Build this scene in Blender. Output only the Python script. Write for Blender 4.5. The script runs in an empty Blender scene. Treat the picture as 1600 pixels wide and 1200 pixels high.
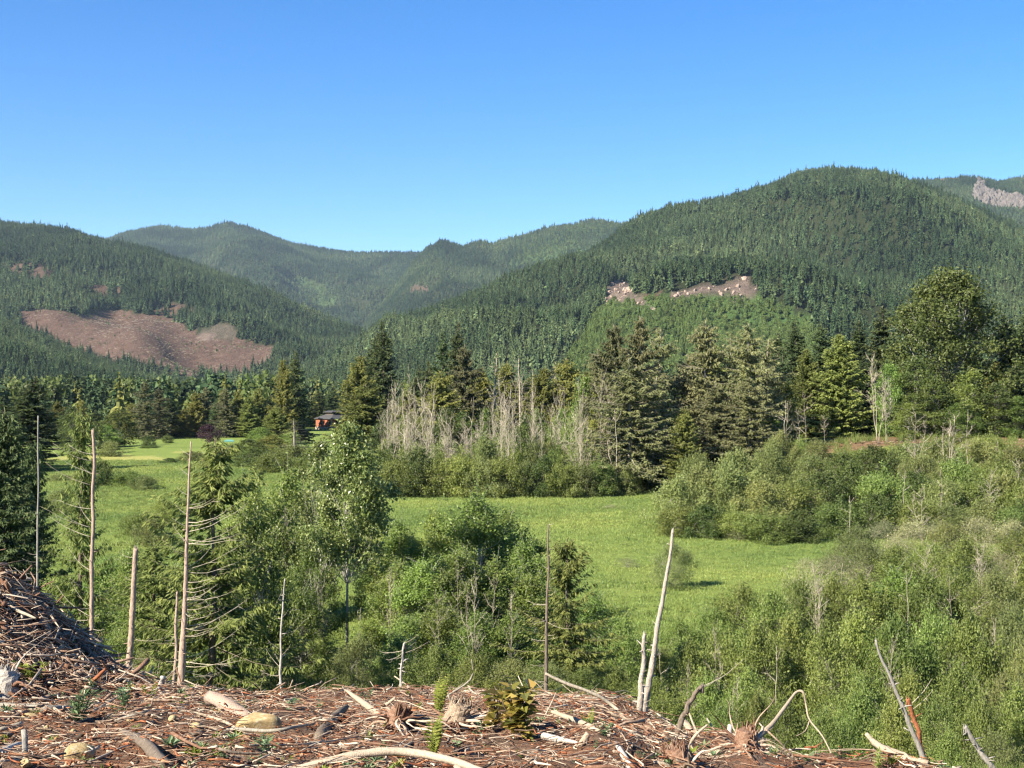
import bpy, math, random
import numpy as np
from mathutils import Vector
# ---------------------------------------------------------------- camera, sky, sun, exposure
F = 2140.0; HOR = 610.0; CZ = 17.0            # focal length and horizon in photo pixels, eye height over the valley floor
sc = bpy.context.scene
C = sc.collection
cam_d = bpy.data.cameras.new('camera'); cam = bpy.data.objects.new('camera', cam_d); C.objects.link(cam)
cam.location = (0, 0, CZ); cam.rotation_euler = (math.pi/2, 0, 0)
cam_d.sensor_width = 36; cam_d.lens = 36*F/1600; cam_d.shift_y = 10/1600
cam_d.clip_start = 0.1; cam_d.clip_end = 60000
sc.camera = cam
SUN_ELEV, SUN_AZ = 36.0, -128.0               # azimuth clockwise from +Y (view direction): behind the left shoulder
w = bpy.data.worlds.new('World'); sc.world = w; w.use_nodes = True
nt = w.node_tree; bg = nt.nodes['Background']
sky = nt.nodes.new('ShaderNodeTexSky'); sky.sky_type = 'NISHITA'; sky.sun_disc = False
sky.sun_elevation = math.radians(SUN_ELEV); sky.sun_rotation = math.radians(SUN_AZ)
sky.altitude = 100; sky.air_density = 0.85; sky.dust_density = 0.0; sky.ozone_density = 3.0
hsv = nt.nodes.new('ShaderNodeHueSaturation'); hsv.inputs['Saturation'].default_value = 1.36; hsv.inputs['Hue'].default_value = .508
nt.links.new(sky.outputs[0], hsv.inputs['Color']); nt.links.new(hsv.outputs[0], bg.inputs[0]); bg.inputs[1].default_value = 0.061
sl = bpy.data.lights.new('sun', 'SUN'); sl.energy = 5.0; sl.angle = math.radians(0.53); sl.color = (1, 0.9, 0.74)
so = bpy.data.objects.new('sun', sl); C.objects.link(so)
az, el = math.radians(SUN_AZ), math.radians(SUN_ELEV)
sdir = Vector((math.sin(az)*math.cos(el), math.cos(az)*math.cos(el), math.sin(el)))
so.rotation_euler = sdir.to_track_quat('Z', 'Y').to_euler(); so.location = (-30, -30, 60)
sc.view_settings.view_transform = 'Standard'; sc.view_settings.look = 'None'
sc.view_settings.exposure = 1.75; sc.view_settings.gamma = 1.0; sc.view_settings.use_curve_mapping = False
sc.cycles.max_bounces = 5; sc.cycles.diffuse_bounces = 3; sc.cycles.glossy_bounces = 2
sc.cycles.transmission_bounces = 3; sc.cycles.volume_bounces = 0; sc.cycles.transparent_max_bounces = 4
sc.cycles.use_denoising = True; sc.cycles.filter_width = 1.3
sc.cycles.use_adaptive_sampling = True; sc.cycles.adaptive_threshold = 0.02
sc.cycles.sample_clamp_indirect = 4.0

# ---------------------------------------------------------------- helpers
rng = np.random.default_rng(7)
def U(a, b, n=None, r=None): return (r or rng).uniform(a, b, n)
def nrm(a): return a/np.maximum(np.linalg.norm(a, axis=-1, keepdims=True), 1e-9)
def hash2(ix, iy, s):
    h = (ix.astype(np.int64)*374761393 + iy.astype(np.int64)*668265263 + s*1442695041) & 0xffffffff
    h = ((h ^ (h >> 13))*1274126177) & 0xffffffff
    return ((h ^ (h >> 16)) & 0xffff)/65535.0
def vnoise(x, y, s=0):
    x = np.asarray(x, float); y = np.asarray(y, float)
    ix = np.floor(x); iy = np.floor(y); fx = x-ix; fy = y-iy
    fx = fx*fx*(3-2*fx); fy = fy*fy*(3-2*fy)
    a = hash2(ix, iy, s); b = hash2(ix+1, iy, s); c = hash2(ix, iy+1, s); d = hash2(ix+1, iy+1, s)
    return (a*(1-fx)+b*fx)*(1-fy) + (c*(1-fx)+d*fx)*fy
def fbm(x, y, s=0, o=4):
    t = 0; a = 0.5; f = 1.0; n = 0
    for i in range(o):
        t = t + a*(vnoise(np.asarray(x)*f, np.asarray(y)*f, s+i*17)*2-1); n += a; a *= .5; f *= 2.03
    return t/n
def sstep(x, a, b):
    t = np.clip((np.asarray(x, float)-a)/(b-a), 0, 1); return t*t*(3-2*t)
def inpoly(px, py, poly):
    r = np.zeros(np.shape(px), bool); n = len(poly)
    for i in range(n):
        x1, y1 = poly[i]; x2, y2 = poly[(i+1) % n]
        if y1 == y2: continue
        c = ((y1 > py) != (y2 > py)) & (px < (x2-x1)*(py-y1)/(y2-y1)+x1)
        r ^= c
    return r
def proj(X, Y, Z): return 800+F*X/Y, HOR-F*(Z-CZ)/Y

class MB:
    def __init__(s): s.v = []; s.t = []; s.a = []; s.n = 0; s.m = []
    def add(s, V, T, a=None, m=0):
        V = np.asarray(V, float).reshape(-1, 3); T = np.asarray(T, np.int64).reshape(-1, 3)
        s.v.append(V); s.t.append(T+s.n); s.n += len(V)
        s.a.append(np.full(len(V), .5) if a is None else np.broadcast_to(np.asarray(a, float), (len(V),)))
        s.m.append(np.full(len(T), m)); return s
    def mesh(s, name, mats, smooth=False):
        V = np.concatenate(s.v); T = np.concatenate(s.t); A = np.concatenate(s.a); M = np.concatenate(s.m)
        me = bpy.data.meshes.new(name)
        me.vertices.add(len(V)); me.vertices.foreach_set('co', V.astype(np.float32).ravel())
        me.loops.add(T.size); me.loops.foreach_set('vertex_index', T.astype(np.int32).ravel())
        me.polygons.add(len(T)); me.polygons.foreach_set('loop_start', np.arange(0, T.size, 3, dtype=np.int32))
        at = me.attributes.new('v', 'FLOAT', 'POINT'); at.data.foreach_set('value', A.astype(np.float32))
        for m in (mats if isinstance(mats, (list, tuple)) else [mats]): me.materials.append(m)
        me.polygons.foreach_set('material_index', M.astype(np.int32))
        me.polygons.foreach_set('use_smooth', np.full(len(T), smooth))
        me.update(calc_edges=True); return me
def obj(name, me, parent=None, loc=(0, 0, 0), rz=0, scale=(1, 1, 1)):
    o = bpy.data.objects.new(name, me); C.objects.link(o)
    o.parent = parent; o.location = loc; o.rotation_euler = (0, 0, rz); o.scale = scale
    return o
def tag(o, label, cat, group=None, kind=None):
    o['label'] = label; o['category'] = cat
    if group: o['group'] = group
    if kind: o['kind'] = kind
    return o
def tubes(P, R, sides=5, v=None):
    """P (N,K,3) centre lines, R (N,K) radii -> one vertex/triangle set"""
    P = np.asarray(P, float); R = np.asarray(R, float); N, K, _ = P.shape
    T = np.empty_like(P); T[:, 1:-1] = P[:, 2:]-P[:, :-2]; T[:, 0] = P[:, 1]-P[:, 0]; T[:, -1] = P[:, -1]-P[:, -2]
    T = nrm(T)
    ref = np.where(np.abs(T[:, :1, 2:3]) > .9, np.array([1., 0, 0]), np.array([0, 0, 1.]))
    A = nrm(np.cross(T, ref)); B = np.cross(T, A)
    an = np.arange(sides)/sides*2*np.pi
    ring = P[:, :, None] + R[:, :, None, None]*(np.cos(an)[:, None]*A[:, :, None]+np.sin(an)[:, None]*B[:, :, None])
    V = ring.reshape(-1, 3)
    k = np.arange(K-1)[:, None]*sides; j = np.arange(sides)[None]
    a = k+j; b = k+(j+1) % sides; c = a+sides; d = b+sides
    tri = np.stack([np.stack([a, b, d], -1), np.stack([a, d, c], -1)], 2).reshape(-1, 3)
    cap = [[0, i+1, i] for i in range(1, sides-1)] + [[(K-1)*sides, (K-1)*sides+i, (K-1)*sides+i+1] for i in range(1, sides-1)]
    tri = np.concatenate([tri, np.array(cap)])
    TT = (tri[None]+np.arange(N)[:, None, None]*K*sides).reshape(-1, 3)
    vv = None if v is None else np.repeat(np.asarray(v, float), K*sides)
    return V, TT, vv
def one_tube(pts, rad, sides=7, v=None, jitter=0.0, sub=1, r=None):
    pts = np.asarray(pts, float); rad = np.asarray(rad, float)
    if sub > 1:
        n = (len(pts)-1)*sub+1; x = np.linspace(0, len(pts)-1, n); i = np.minimum(x.astype(int), len(pts)-2); f = (x-i)[:, None]
        p0 = pts[np.maximum(i-1, 0)]; p1 = pts[i]; p2 = pts[i+1]; p3 = pts[np.minimum(i+2, len(pts)-1)]
        pts = .5*(2*p1+(p2-p0)*f+(2*p0-5*p1+4*p2-p3)*f**2+(3*p1-p0-3*p2+p3)*f**3)
        rad = np.interp(x, np.arange(len(rad)), rad)
    V, T, a = tubes(pts[None], rad[None], sides, None if v is None else [v])
    if jitter: V = V+(r or rng).normal(0, 1, V.shape)*jitter*np.repeat(rad, sides)[:, None]
    return V, T, a
def leaves(Ct, D, Nn, L, W, v, fold=0.25):
    D = nrm(D); S = nrm(np.cross(D, Nn)); Up = np.cross(S, D)
    L = L[:, None]; W = W[:, None]
    V = np.stack([Ct, Ct+D*L*.5+S*W*.5+Up*W*fold, Ct+D*L, Ct+D*L*.5-S*W*.5+Up*W*fold], 1).reshape(-1, 3)
    b = np.arange(len(Ct))[:, None]*4
    T = np.concatenate([b+np.array([[0, 1, 2]]), b+np.array([[0, 2, 3]])], 1).reshape(-1, 3)
    return V, T, np.repeat(v, 4)
def rdir(n, r): return nrm(r.normal(0, 1, (n, 3)))

# ---------------------------------------------------------------- materials
def mat(name):
    m = bpy.data.materials.new(name); m.use_nodes = True; n = m.node_tree.nodes; l = m.node_tree.links
    return m, n, l, n['Principled BSDF']
def ramp(n, stops):
    r = n.new('ShaderNodeValToRGB'); e = r.color_ramp.elements
    while len(e) < len(stops): e.new(.5)
    for i, (p, c) in enumerate(stops): e[i].position = p; e[i].color = (*c, 1)
    return r
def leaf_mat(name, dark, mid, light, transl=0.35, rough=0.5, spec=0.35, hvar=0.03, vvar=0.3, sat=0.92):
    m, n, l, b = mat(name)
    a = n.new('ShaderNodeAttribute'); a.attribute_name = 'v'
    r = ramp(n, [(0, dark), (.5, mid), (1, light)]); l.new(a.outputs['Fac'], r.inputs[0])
    oi = n.new('ShaderNodeObjectInfo')
    hs = n.new('ShaderNodeHueSaturation')
    mh = n.new('ShaderNodeMapRange'); mh.inputs[3].default_value = .495-hvar*.8; mh.inputs[4].default_value = .495+hvar*.5
    l.new(oi.outputs['Random'], mh.inputs[0]); l.new(mh.outputs[0], hs.inputs['Hue'])
    wn = n.new('ShaderNodeTexWhiteNoise'); wn.noise_dimensions = '1D'; l.new(oi.outputs['Random'], wn.inputs['W'])
    mv = n.new('ShaderNodeMapRange'); mv.inputs[3].default_value = 1-vvar; mv.inputs[4].default_value = 1+vvar
    l.new(wn.outputs['Value'], mv.inputs[0]); l.new(mv.outputs[0], hs.inputs['Value']); hs.inputs['Saturation'].default_value = sat
    l.new(r.outputs[0], hs.inputs['Color'])
    l.new(hs.outputs[0], b.inputs['Base Color']); b.inputs['Roughness'].default_value = rough
    b.inputs['Specular IOR Level'].default_value = spec
    t = n.new('ShaderNodeBsdfTranslucent'); l.new(hs.outputs[0], t.inputs['Color'])
    mx = n.new('ShaderNodeMixShader'); mx.inputs[0].default_value = transl
    l.new(b.outputs[0], mx.inputs[1]); l.new(t.outputs[0], mx.inputs[2])
    l.new(mx.outputs[0], n['Material Output'].inputs['Surface'])
    return m
def add_patches(m, scale, lo, hi, hue=.03):
    """stands of different age and kind: slow colour change over the land"""
    n = m.node_tree.nodes; l = m.node_tree.links; hs = [q for q in n if q.type == 'HUE_SAT'][0]; src = hs.inputs['Color'].links[0].from_socket
    ge = n.new('ShaderNodeNewGeometry'); no = n.new('ShaderNodeTexNoise'); no.inputs['Scale'].default_value = scale; no.inputs['Detail'].default_value = 4; l.new(ge.outputs['Position'], no.inputs[0])
    h2 = n.new('ShaderNodeHueSaturation'); mv = n.new('ShaderNodeMapRange'); mv.inputs[1].default_value = .35; mv.inputs[2].default_value = .65; mv.inputs[3].default_value = lo; mv.inputs[4].default_value = hi
    mh = n.new('ShaderNodeMapRange'); mh.inputs[1].default_value = .35; mh.inputs[2].default_value = .65; mh.inputs[3].default_value = .5+hue; mh.inputs[4].default_value = .5-hue
    l.new(no.outputs[0], mv.inputs[0]); l.new(no.outputs[0], mh.inputs[0]); l.new(mv.outputs[0], h2.inputs['Value']); l.new(mh.outputs[0], h2.inputs['Hue']); l.new(src, h2.inputs['Color']); l.new(h2.outputs[0], hs.inputs['Color'])
def wood_mat(name, stops, scale=(6, 6, 1.2), rough=.85, bump=.5, attr=0.35, nscale=6):
    """bark or bare wood: streaky noise, shifted per piece by the attribute v"""
    m, n, l, b = mat(name)
    tc = n.new('ShaderNodeTexCoord'); mp = n.new('ShaderNodeMapping'); mp.inputs['Scale'].default_value = scale
    l.new(tc.outputs['Object'], mp.inputs[0])
    no = n.new('ShaderNodeTexNoise'); no.inputs['Scale'].default_value = nscale; no.inputs['Detail'].default_value = 6
    no.inputs['Roughness'].default_value = .7; l.new(mp.outputs[0], no.inputs[0])
    a = n.new('ShaderNodeAttribute'); a.attribute_name = 'v'
    s = n.new('ShaderNodeMath'); s.operation = 'SUBTRACT'; s.inputs[1].default_value = .5; l.new(a.outputs['Fac'], s.inputs[0])
    ml = n.new('ShaderNodeMath'); ml.operation = 'MULTIPLY_ADD'; ml.inputs[1].default_value = attr*2
    l.new(s.outputs[0], ml.inputs[0]); l.new(no.outputs['Fac'], ml.inputs[2])
    r = ramp(n, stops); l.new(ml.outputs[0], r.inputs[0]); l.new(r.outputs[0], b.inputs['Base Color'])
    b.inputs['Roughness'].default_value = rough; b.inputs['Specular IOR Level'].default_value = .2
    bp = n.new('ShaderNodeBump'); bp.inputs['Strength'].default_value = bump; bp.inputs['Distance'].default_value = .02
    l.new(no.outputs['Fac'], bp.inputs['Height']); l.new(bp.outputs[0], b.inputs['Normal'])
    return m
M = {}
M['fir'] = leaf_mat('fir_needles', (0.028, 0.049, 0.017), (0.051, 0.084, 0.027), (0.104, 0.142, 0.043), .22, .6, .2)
M['cedar'] = leaf_mat('cedar_sprays', (.085, .112, .018), (.14, .168, .03), (.21, .235, .05), .3, .6, .2)
M['spruce'] = leaf_mat('grey_spruce_needles', (0.091, 0.109, 0.036), (0.142, 0.163, 0.058), (0.209, 0.228, 0.099), .25, .7, .15, .02, .25)
M['brownspruce'] = leaf_mat('brown_spruce_needles', (0.071, 0.082, 0.030), (0.115, 0.123, 0.048), (0.178, 0.179, 0.081), .22, .7, .15, .02)
M['hemlock'] = leaf_mat('hemlock_needles', (0.075, 0.108, 0.022), (0.144, 0.192, 0.039), (0.242, 0.297, 0.065), .42, .6, .2)
M['alder'] = leaf_mat('alder_leaves', (0.088, 0.150, 0.022), (0.160, 0.250, 0.038), (0.249, 0.345, 0.065), .45, .45, .4)
M['cotton'] = leaf_mat('cottonwood_leaves', (0.079, 0.116, 0.021), (0.142, 0.189, 0.040), (0.284, 0.315, 0.105), .4, .35, .5)
M['willow'] = leaf_mat('willow_leaves', (0.099, 0.151, 0.024), (0.172, 0.242, 0.043), (0.260, 0.332, 0.080), .45, .5, .35, .03)
M['olive'] = leaf_mat('olive_willow_leaves', (0.117, 0.153, 0.034), (0.185, 0.227, 0.060), (0.261, 0.308, 0.110), .45, .55, .3, .025)
M['greyleaf'] = leaf_mat('grey_willow_leaves', (0.157, 0.179, 0.067), (0.235, 0.258, 0.112), (0.381, 0.381, 0.224), .4, .6, .3)
M['bigleaf'] = leaf_mat('big_crown_leaves', (0.043, 0.077, 0.012), (0.078, 0.125, 0.022), (0.137, 0.183, 0.039), .4, .5, .35, .02, .2)
M['purple'] = leaf_mat('purple_leaves', (0.029, 0.011, 0.022), (0.054, 0.020, 0.036), (0.090, 0.036, 0.054), .25, .5, .3)
M['farfir'] = leaf_mat('far_fir_needles', (0.033, 0.062, 0.025), (0.055, 0.093, 0.038), (0.088, 0.132, 0.051), .2, .7, .1, .03, .35)
add_patches(M['farfir'], .0032, .62, 1.5, .02)
M['young'] = leaf_mat('young_tree_needles', (0.065, 0.108, 0.028), (0.097, 0.157, 0.038), (0.140, 0.205, 0.054), .25, .7, .1, .02, .3)
M['grass'] = leaf_mat('grass_blades', (.15, .22, .045), (.21, .3, .062), (.28, .36, .09), .45, .5, .3, .015, .15)
add_patches(M['grass'], .045, .78, 1.2, .018)
M['drygrass'] = leaf_mat('bank_grass_blades', (0.072, 0.132, 0.018), (0.132, 0.198, 0.030), (0.240, 0.252, 0.072), .4, .5, .3, .02, .2)
M['fern'] = leaf_mat('fern_fronds', (.1, .14, .01), (.17, .22, .02), (.26, .28, .04), .4, .5, .3, .01, .1)
M['weed'] = leaf_mat('weed_leaves', (0.044, 0.099, 0.039), (0.088, 0.154, 0.061), (0.143, 0.220, 0.099), .3, .5, .3, .02, .2)
M['salal'] = leaf_mat('sapling_leaves', (.09, .11, .02), (.24, .22, .03), (.38, .26, .05), .45, .35, .4, .005, .1)
M['whitebark'] = wood_mat('pale_alder_bark', [(.25, (0.080, 0.072, 0.060)), (.45, (0.264, 0.248, 0.216)), (.7, (0.440, 0.424, 0.384))])
M['deadwood'] = wood_mat('bleached_dead_wood', [(.2, (0.095, 0.078, 0.058)), (.5, (0.297, 0.261, 0.197)), (.8, (0.469, 0.427, 0.340))])
M['greywood'] = wood_mat('grey_twigs', [(.2, (0.085, 0.076, 0.060)), (.5, (0.204, 0.187, 0.153)), (.8, (0.340, 0.315, 0.264))])
M['pinkbark'] = wood_mat('pinkish_peeled_bark', [(.3, (0.072, 0.048, 0.036)), (.42, (0.264, 0.188, 0.144)), (.6, (0.368, 0.288, 0.232)), (.8, (0.496, 0.448, 0.384))], (14, 14, 2.2), .85, .8, .2)
M['bark'] = wood_mat('brown_bark', [(.25, (.045, .035, .026)), (.5, (.12, .095, .072)), (.8, (.24, .2, .16))])
M['slashwood'] = wood_mat('slash_wood', [(.0, (0.051, 0.025, 0.015)), (.3, (0.145, 0.076, 0.047)), (.52, (0.230, 0.153, 0.106)), (.72, (0.340, 0.272, 0.204)), (1, (0.476, 0.425, 0.348))], (5, 5, 5), .85, .4, .42)
M['redwood'] = wood_mat('red_rotten_wood', [(.2, (0.086, 0.029, 0.014)), (.5, (0.219, 0.078, 0.036)), (.8, (0.344, 0.167, 0.085))], (5, 5, 5))
M['palewood'] = wood_mat('pale_split_wood', [(.25, (0.102, 0.068, 0.047)), (.45, (0.281, 0.221, 0.157)), (.75, (0.459, 0.399, 0.315))], (16, 16, 5))
M['birchlog'] = wood_mat('white_log_bark', [(.25, (0.104, 0.088, 0.072)), (.42, (0.336, 0.312, 0.272)), (.75, (0.528, 0.512, 0.472))], (14, 14, 5))

def stone_mat(name, stops, s=4):
    m, n, l, b = mat(name)
    tc = n.new('ShaderNodeTexCoord'); no = n.new('ShaderNodeTexNoise'); no.inputs['Scale'].default_value = s
    no.inputs['Detail'].default_value = 8; no.inputs['Roughness'].default_value = .65; l.new(tc.outputs['Object'], no.inputs[0])
    r = ramp(n, stops); l.new(no.outputs['Fac'], r.inputs[0]); l.new(r.outputs[0], b.inputs['Base Color'])
    b.inputs['Roughness'].default_value = .8
    bp = n.new('ShaderNodeBump'); bp.inputs['Strength'].default_value = .5; bp.inputs['Distance'].default_value = .03
    l.new(no.outputs['Fac'], bp.inputs['Height']); l.new(bp.outputs[0], b.inputs['Normal'])
    return m
M['yellowstone'] = stone_mat('yellow_boulder_stone', [(.3, (0.170, 0.111, 0.051)), (.45, (0.281, 0.204, 0.089)), (.56, (0.323, 0.255, 0.128)), (.66, (0.383, 0.348, 0.281))])
M['cutrock'] = stone_mat('road_cut_rock', [(.3, (.12, .095, .08)), (.48, (.24, .18, .145)), (.6, (.33, .25, .19)), (.72, (.38, .34, .3))], .08)
M['cliff'] = stone_mat('cut_rock', [(.3, (.05, .046, .043)), (.48, (.1, .086, .076)), (.6, (.14, .115, .095)), (.72, (.18, .16, .14))], .08)

# ---------------------------------------------------------------- terrain
PY = np.array([0, 5, 8, 10, 12, 16, 20, 25, 28, 31, 35, 50, 65, 78, 92, 400.])
PZ = np.array([-1.65, -1.9, -2.45, -2.9, -3.35, -4.05, -4.75, -5.62, -6.32, -7.2, -8.45, -12.05, -15.2, -16.75, -17, -17])
def ground_z(X, Y):
    X = np.asarray(X, float); Y = np.asarray(Y, float)
    Yp = np.maximum(Y, 0.01); u = X/np.maximum(Yp, 6)*F+800
    k = 1+.16*sstep(u, 930, 1120)+.12*sstep(u, 1120, 1330)-.02*sstep(u, 500, 200)
    z = np.interp(np.maximum(Y, 0)*k, PY, PZ)
    near = sstep(Y, 40, 24)
    z = z+near*(.24*fbm(X*.6, Y*.6, 3, 3)+.12*fbm(X*2.3, Y*2.3, 5, 3))
    z = z+near*2.15*np.exp(-(np.maximum(X+9.75, 0)/1.75)**2-((Y-25.5)/2.8)**2)*sstep(Y, 14, 20)       # slash mound at the edge
    z = z+near*.5*np.exp(-((X-4.0)/1.7)**2-((Y-15.5)/1.6)**2)
    far = sstep(Y, 80, 130)
    z = z+far*.35*fbm(X*.02, Y*.02, 11, 3)
    bench = sstep(Y+.15*(X-60), 186, 236)*sstep(X, 18, 62)
    z = z+bench*(8.2+.6*fbm(X*.06, Y*.06, 21, 3))
    z = z+sstep(Y, 330, 420)*1.2*np.exp(-((X+95)/30)**2-((Y-395)/26)**2)
    return CZ+z
def gz(X, Y): return float(ground_z(X, Y))
def at(px, Y): 
    X = (px-800)/F*Y; return X, Y, gz(X, Y)
def on_ground(px, py):
    """ground point seen at a photo pixel (near slope first)"""
    Y = np.linspace(6.5, 700, 40000)**1.0; Y = np.concatenate([np.linspace(6, 60, 3000), np.linspace(60, 900, 6000)])
    X = (px-800)/F*Y; Zr = CZ+(HOR-py)/F*Y
    i = np.argmax(ground_z(X, Y) >= Zr)
    if i == 0: i = 1200
    return np.array([X[i], Y[i], Zr[i]])
def P3(px, py, Y): return np.array([(px-800)/F*Y, Y, CZ+(HOR-py)/F*Y])

# ground sheet
th = np.concatenate([np.linspace(-180, -27, 34)[:-1], np.linspace(-27, 27, 230), np.linspace(27, 180, 34)[1:]])*np.pi/180
rr = np.concatenate([np.linspace(.5, 7, 12)[:-1], np.geomspace(7, 36, 120)[:-1], np.geomspace(36, 260, 110)[:-1], np.geomspace(260, 700, 64)[:-1], np.geomspace(700, 11500, 40)])
TH, RR = np.meshgrid(th, rr, indexing='ij')
GX = RR*np.sin(TH); GY = RR*np.cos(TH); GZ = ground_z(GX, GY)
GZ = np.where(GY < 0, CZ-1.65+.05*GY*np.where(GY > -60, 0, 0), GZ)
NT, NR = GX.shape
idx = np.arange(NT*NR).reshape(NT, NR)
a, b, c, d = idx[:-1, :-1], idx[1:, :-1], idx[1:, 1:], idx[:-1, 1:]
tri = np.concatenate([np.stack([a, d, c], -1).reshape(-1, 3), np.stack([a, c, b], -1).reshape(-1, 3)])
gm = MB().add(np.stack([GX, GY, GZ], -1), tri)
pxg, pyg = proj(GX, np.maximum(GY, .1), GZ)
edge = 31+2.5*fbm(GX*.3, GY*.05, 9, 3)-4.5*sstep(pxg, 950, 1150)-10*sstep(pxg, 1150, 1300)
slash = sstep(GY, edge+2.0, edge-1.5)
bx = np.minimum(sstep(pxg, 1180, 1260), 1)*sstep(GY, 192, 204)*sstep(GY, 262, 248)*sstep(fbm(GX*.07, GY*.07, 31, 3), -.5, -.1)
slash = np.maximum(slash, .9*bx)
jx = pxg+14*fbm(GX*.05, GY*.05, 41, 3); jy = pyg+5*fbm(GX*.03, GY*.08, 43, 3)
yel = np.zeros_like(GX)
for poly in ([(60, 716), (110, 713), (180, 712), (265, 716), (262, 728), (160, 729), (60, 734)], [(325, 700), (362, 699), (362, 710), (322, 709)], [(270, 705), (300, 704), (300, 708), (270, 709)], [(395, 714), (450, 711), (452, 722), (400, 722)]):
    yel = np.maximum(yel, inpoly(jx, jy, poly)*1.0)
me = None
def add_attr(me, name, A):
    at_ = me.attributes.new(name, 'FLOAT', 'POINT'); at_.data.foreach_set('value', np.asarray(A, np.float32).ravel())
def ground_material():
    m, n, l, b = mat('ground_soil_and_meadow')
    tc = n.new('ShaderNodeTexCoord')
    def noise(s, det=6, ro=.6, sx=(1, 1, 1)):
        mp = n.new('ShaderNodeMapping'); mp.inputs['Scale'].default_value = sx; l.new(tc.outputs['Object'], mp.inputs[0])
        x = n.new('ShaderNodeTexNoise'); x.inputs['Scale'].default_value = s; x.inputs['Detail'].default_value = det; x.inputs['Roughness'].default_value = ro
        l.new(mp.outputs[0], x.inputs[0]); return x
    def mix(f, A, B):
        x = n.new('ShaderNodeMix'); x.data_type = 'RGBA'
        if isinstance(f, float): x.inputs[0].default_value = f
        else: l.new(f, x.inputs[0])
        l.new(A, x.inputs[6]); l.new(B, x.inputs[7]); return x.outputs[2]
    def attr(k): x = n.new('ShaderNodeAttribute'); x.attribute_name = k; return x.outputs['Fac']
    g1 = noise(.03, 5, .6, (1, 2.2, 1)); rg = ramp(n, [(.3, (.1, .145, .034)), (.5, (.145, .195, .044)), (.7, (.185, .225, .06))]); l.new(g1.outputs[0], rg.inputs[0])
    g2 = noise(.9, 6, .7, (1, 2, 1)); rg2 = ramp(n, [(.3, (.095, .135, .032)), (.55, (.15, .2, .045)), (.8, (.21, .24, .075))]); l.new(g2.outputs[0], rg2.inputs[0])
    grass = mix(.45, rg.outputs[0], rg2.outputs[0])
    ry = ramp(n, [(.35, (.17, .2, .05)), (.55, (.3, .29, .09)), (.75, (.36, .33, .12))]); l.new(g2.outputs[0], ry.inputs[0])
    grass = mix(attr('yellow'), grass, ry.outputs[0])
    s1 = noise(1.3, 8, .7); s2 = noise(14, 8, .75)
    rs = ramp(n, [(.28, (.04, .026, .018)), (.45, (.095, .06, .041)), (.56, (.16, .108, .076)), (.72, (.24, .185, .135))]); l.new(s2.outputs[0], rs.inputs[0])
    rs1 = ramp(n, [(.35, (.075, .048, .032)), (.46, (.135, .092, .065)), (.54, (.24, .095, .04)), (.6, (.165, .115, .082)), (.7, (.27, .215, .155))]); l.new(s1.outputs[0], rs1.inputs[0])
    soil = mix(.5, rs.outputs[0], rs1.outputs[0])
    l.new(mix(attr('slash'), grass, soil), b.inputs['Base Color'])
    b.inputs['Roughness'].default_value = .95; b.inputs['Specular IOR Level'].default_value = .1
    bp = n.new('ShaderNodeBump'); bp.inputs['Strength'].default_value = .8; bp.inputs['Distance'].default_value = .06
    l.new(s2.outputs[0], bp.inputs['Height'])
    bp2 = n.new('ShaderNodeBump'); bp2.inputs['Strength'].default_value = .7; bp2.inputs['Distance'].default_value = .5
    l.new(g2.outputs[0], bp2.inputs['Height']); l.new(bp.outputs[0], bp2.inputs['Normal']); l.new(bp2.outputs[0], b.inputs['Normal'])
    return m
me = gm.mesh('ground', ground_material(), True); add_attr(me, 'slash', slash); add_attr(me, 'yellow', yel)
g = obj('ground', me); tag(g, 'logged red-brown slope falling to a flat green valley meadow', 'ground', kind='structure')

# mountains: crest (photo pixels) with a depth, a foot, and a real slope between
def mountain_material(name, floor_c):
    m, n, l, b = mat(name)
    tc = n.new('ShaderNodeTexCoord')
    def noise(s, det=6, ro=.65):
        x = n.new('ShaderNodeTexNoise'); x.inputs['Scale'].default_value = s; x.inputs['Detail'].default_value = det; x.inputs['Roughness'].default_value = ro
        l.new(tc.outputs['Object'], x.inputs[0]); return x
    def attr(k): x = n.new('ShaderNodeAttribute'); x.attribute_name = k; return x.outputs['Fac']
    def mix(f, A, B):
        x = n.new('ShaderNodeMix'); x.data_type = 'RGBA'; l.new(f, x.inputs[0]); l.new(A, x.inputs[6]); l.new(B, x.inputs[7]); return x.outputs[2]
    n1 = noise(.02); n2 = noise(.07, 10, .85)
    rf = ramp(n, [(.3, tuple(q*.6 for q in floor_c)), (.7, floor_c)]); l.new(n1.outputs[0], rf.inputs[0])
    rc = ramp(n, [(.3, (.04, .042, .022)), (.4, (.075, .05, .038)), (.5, (.115, .074, .058)), (.6, (.13, .092, .07)), (.72, (.21, .17, .125))]); l.new(n2.outputs[0], rc.inputs[0])
    rk = ramp(n, [(.3, (.07, .06, .055)), (.5, (.16, .125, .105)), (.7, (.3, .235, .185))]); l.new(n2.outputs[0], rk.inputs[0])
    ry = ramp(n, [(.3, (.05, .095, .03)), (.55, (.08, .14, .045)), (.8, (.2, .19, .12))]); l.new(n2.outputs[0], ry.inputs[0])
    col = mix(attr('young'), rf.outputs[0], ry.outputs[0]); col = mix(attr('clear'), col, rc.outputs[0]); col = mix(attr('rock'), col, rk.outputs[0])
    l.new(col, b.inputs['Base Color']); b.inputs['Roughness'].default_value = 1; b.inputs['Specular IOR Level'].default_value = 0.05
    bp = n.new('ShaderNodeBump'); bp.inputs['Strength'].default_value = .9; bp.inputs['Distance'].default_value = 10
    l.new(n2.outputs[0], bp.inputs['Height']); l.new(bp.outputs[0], b.inputs['Normal'])
    return m
def ell(px, py, cx, cy, a, b): return ((px-cx)/a)**2+((py-cy)/b)**2 < 1
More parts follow.
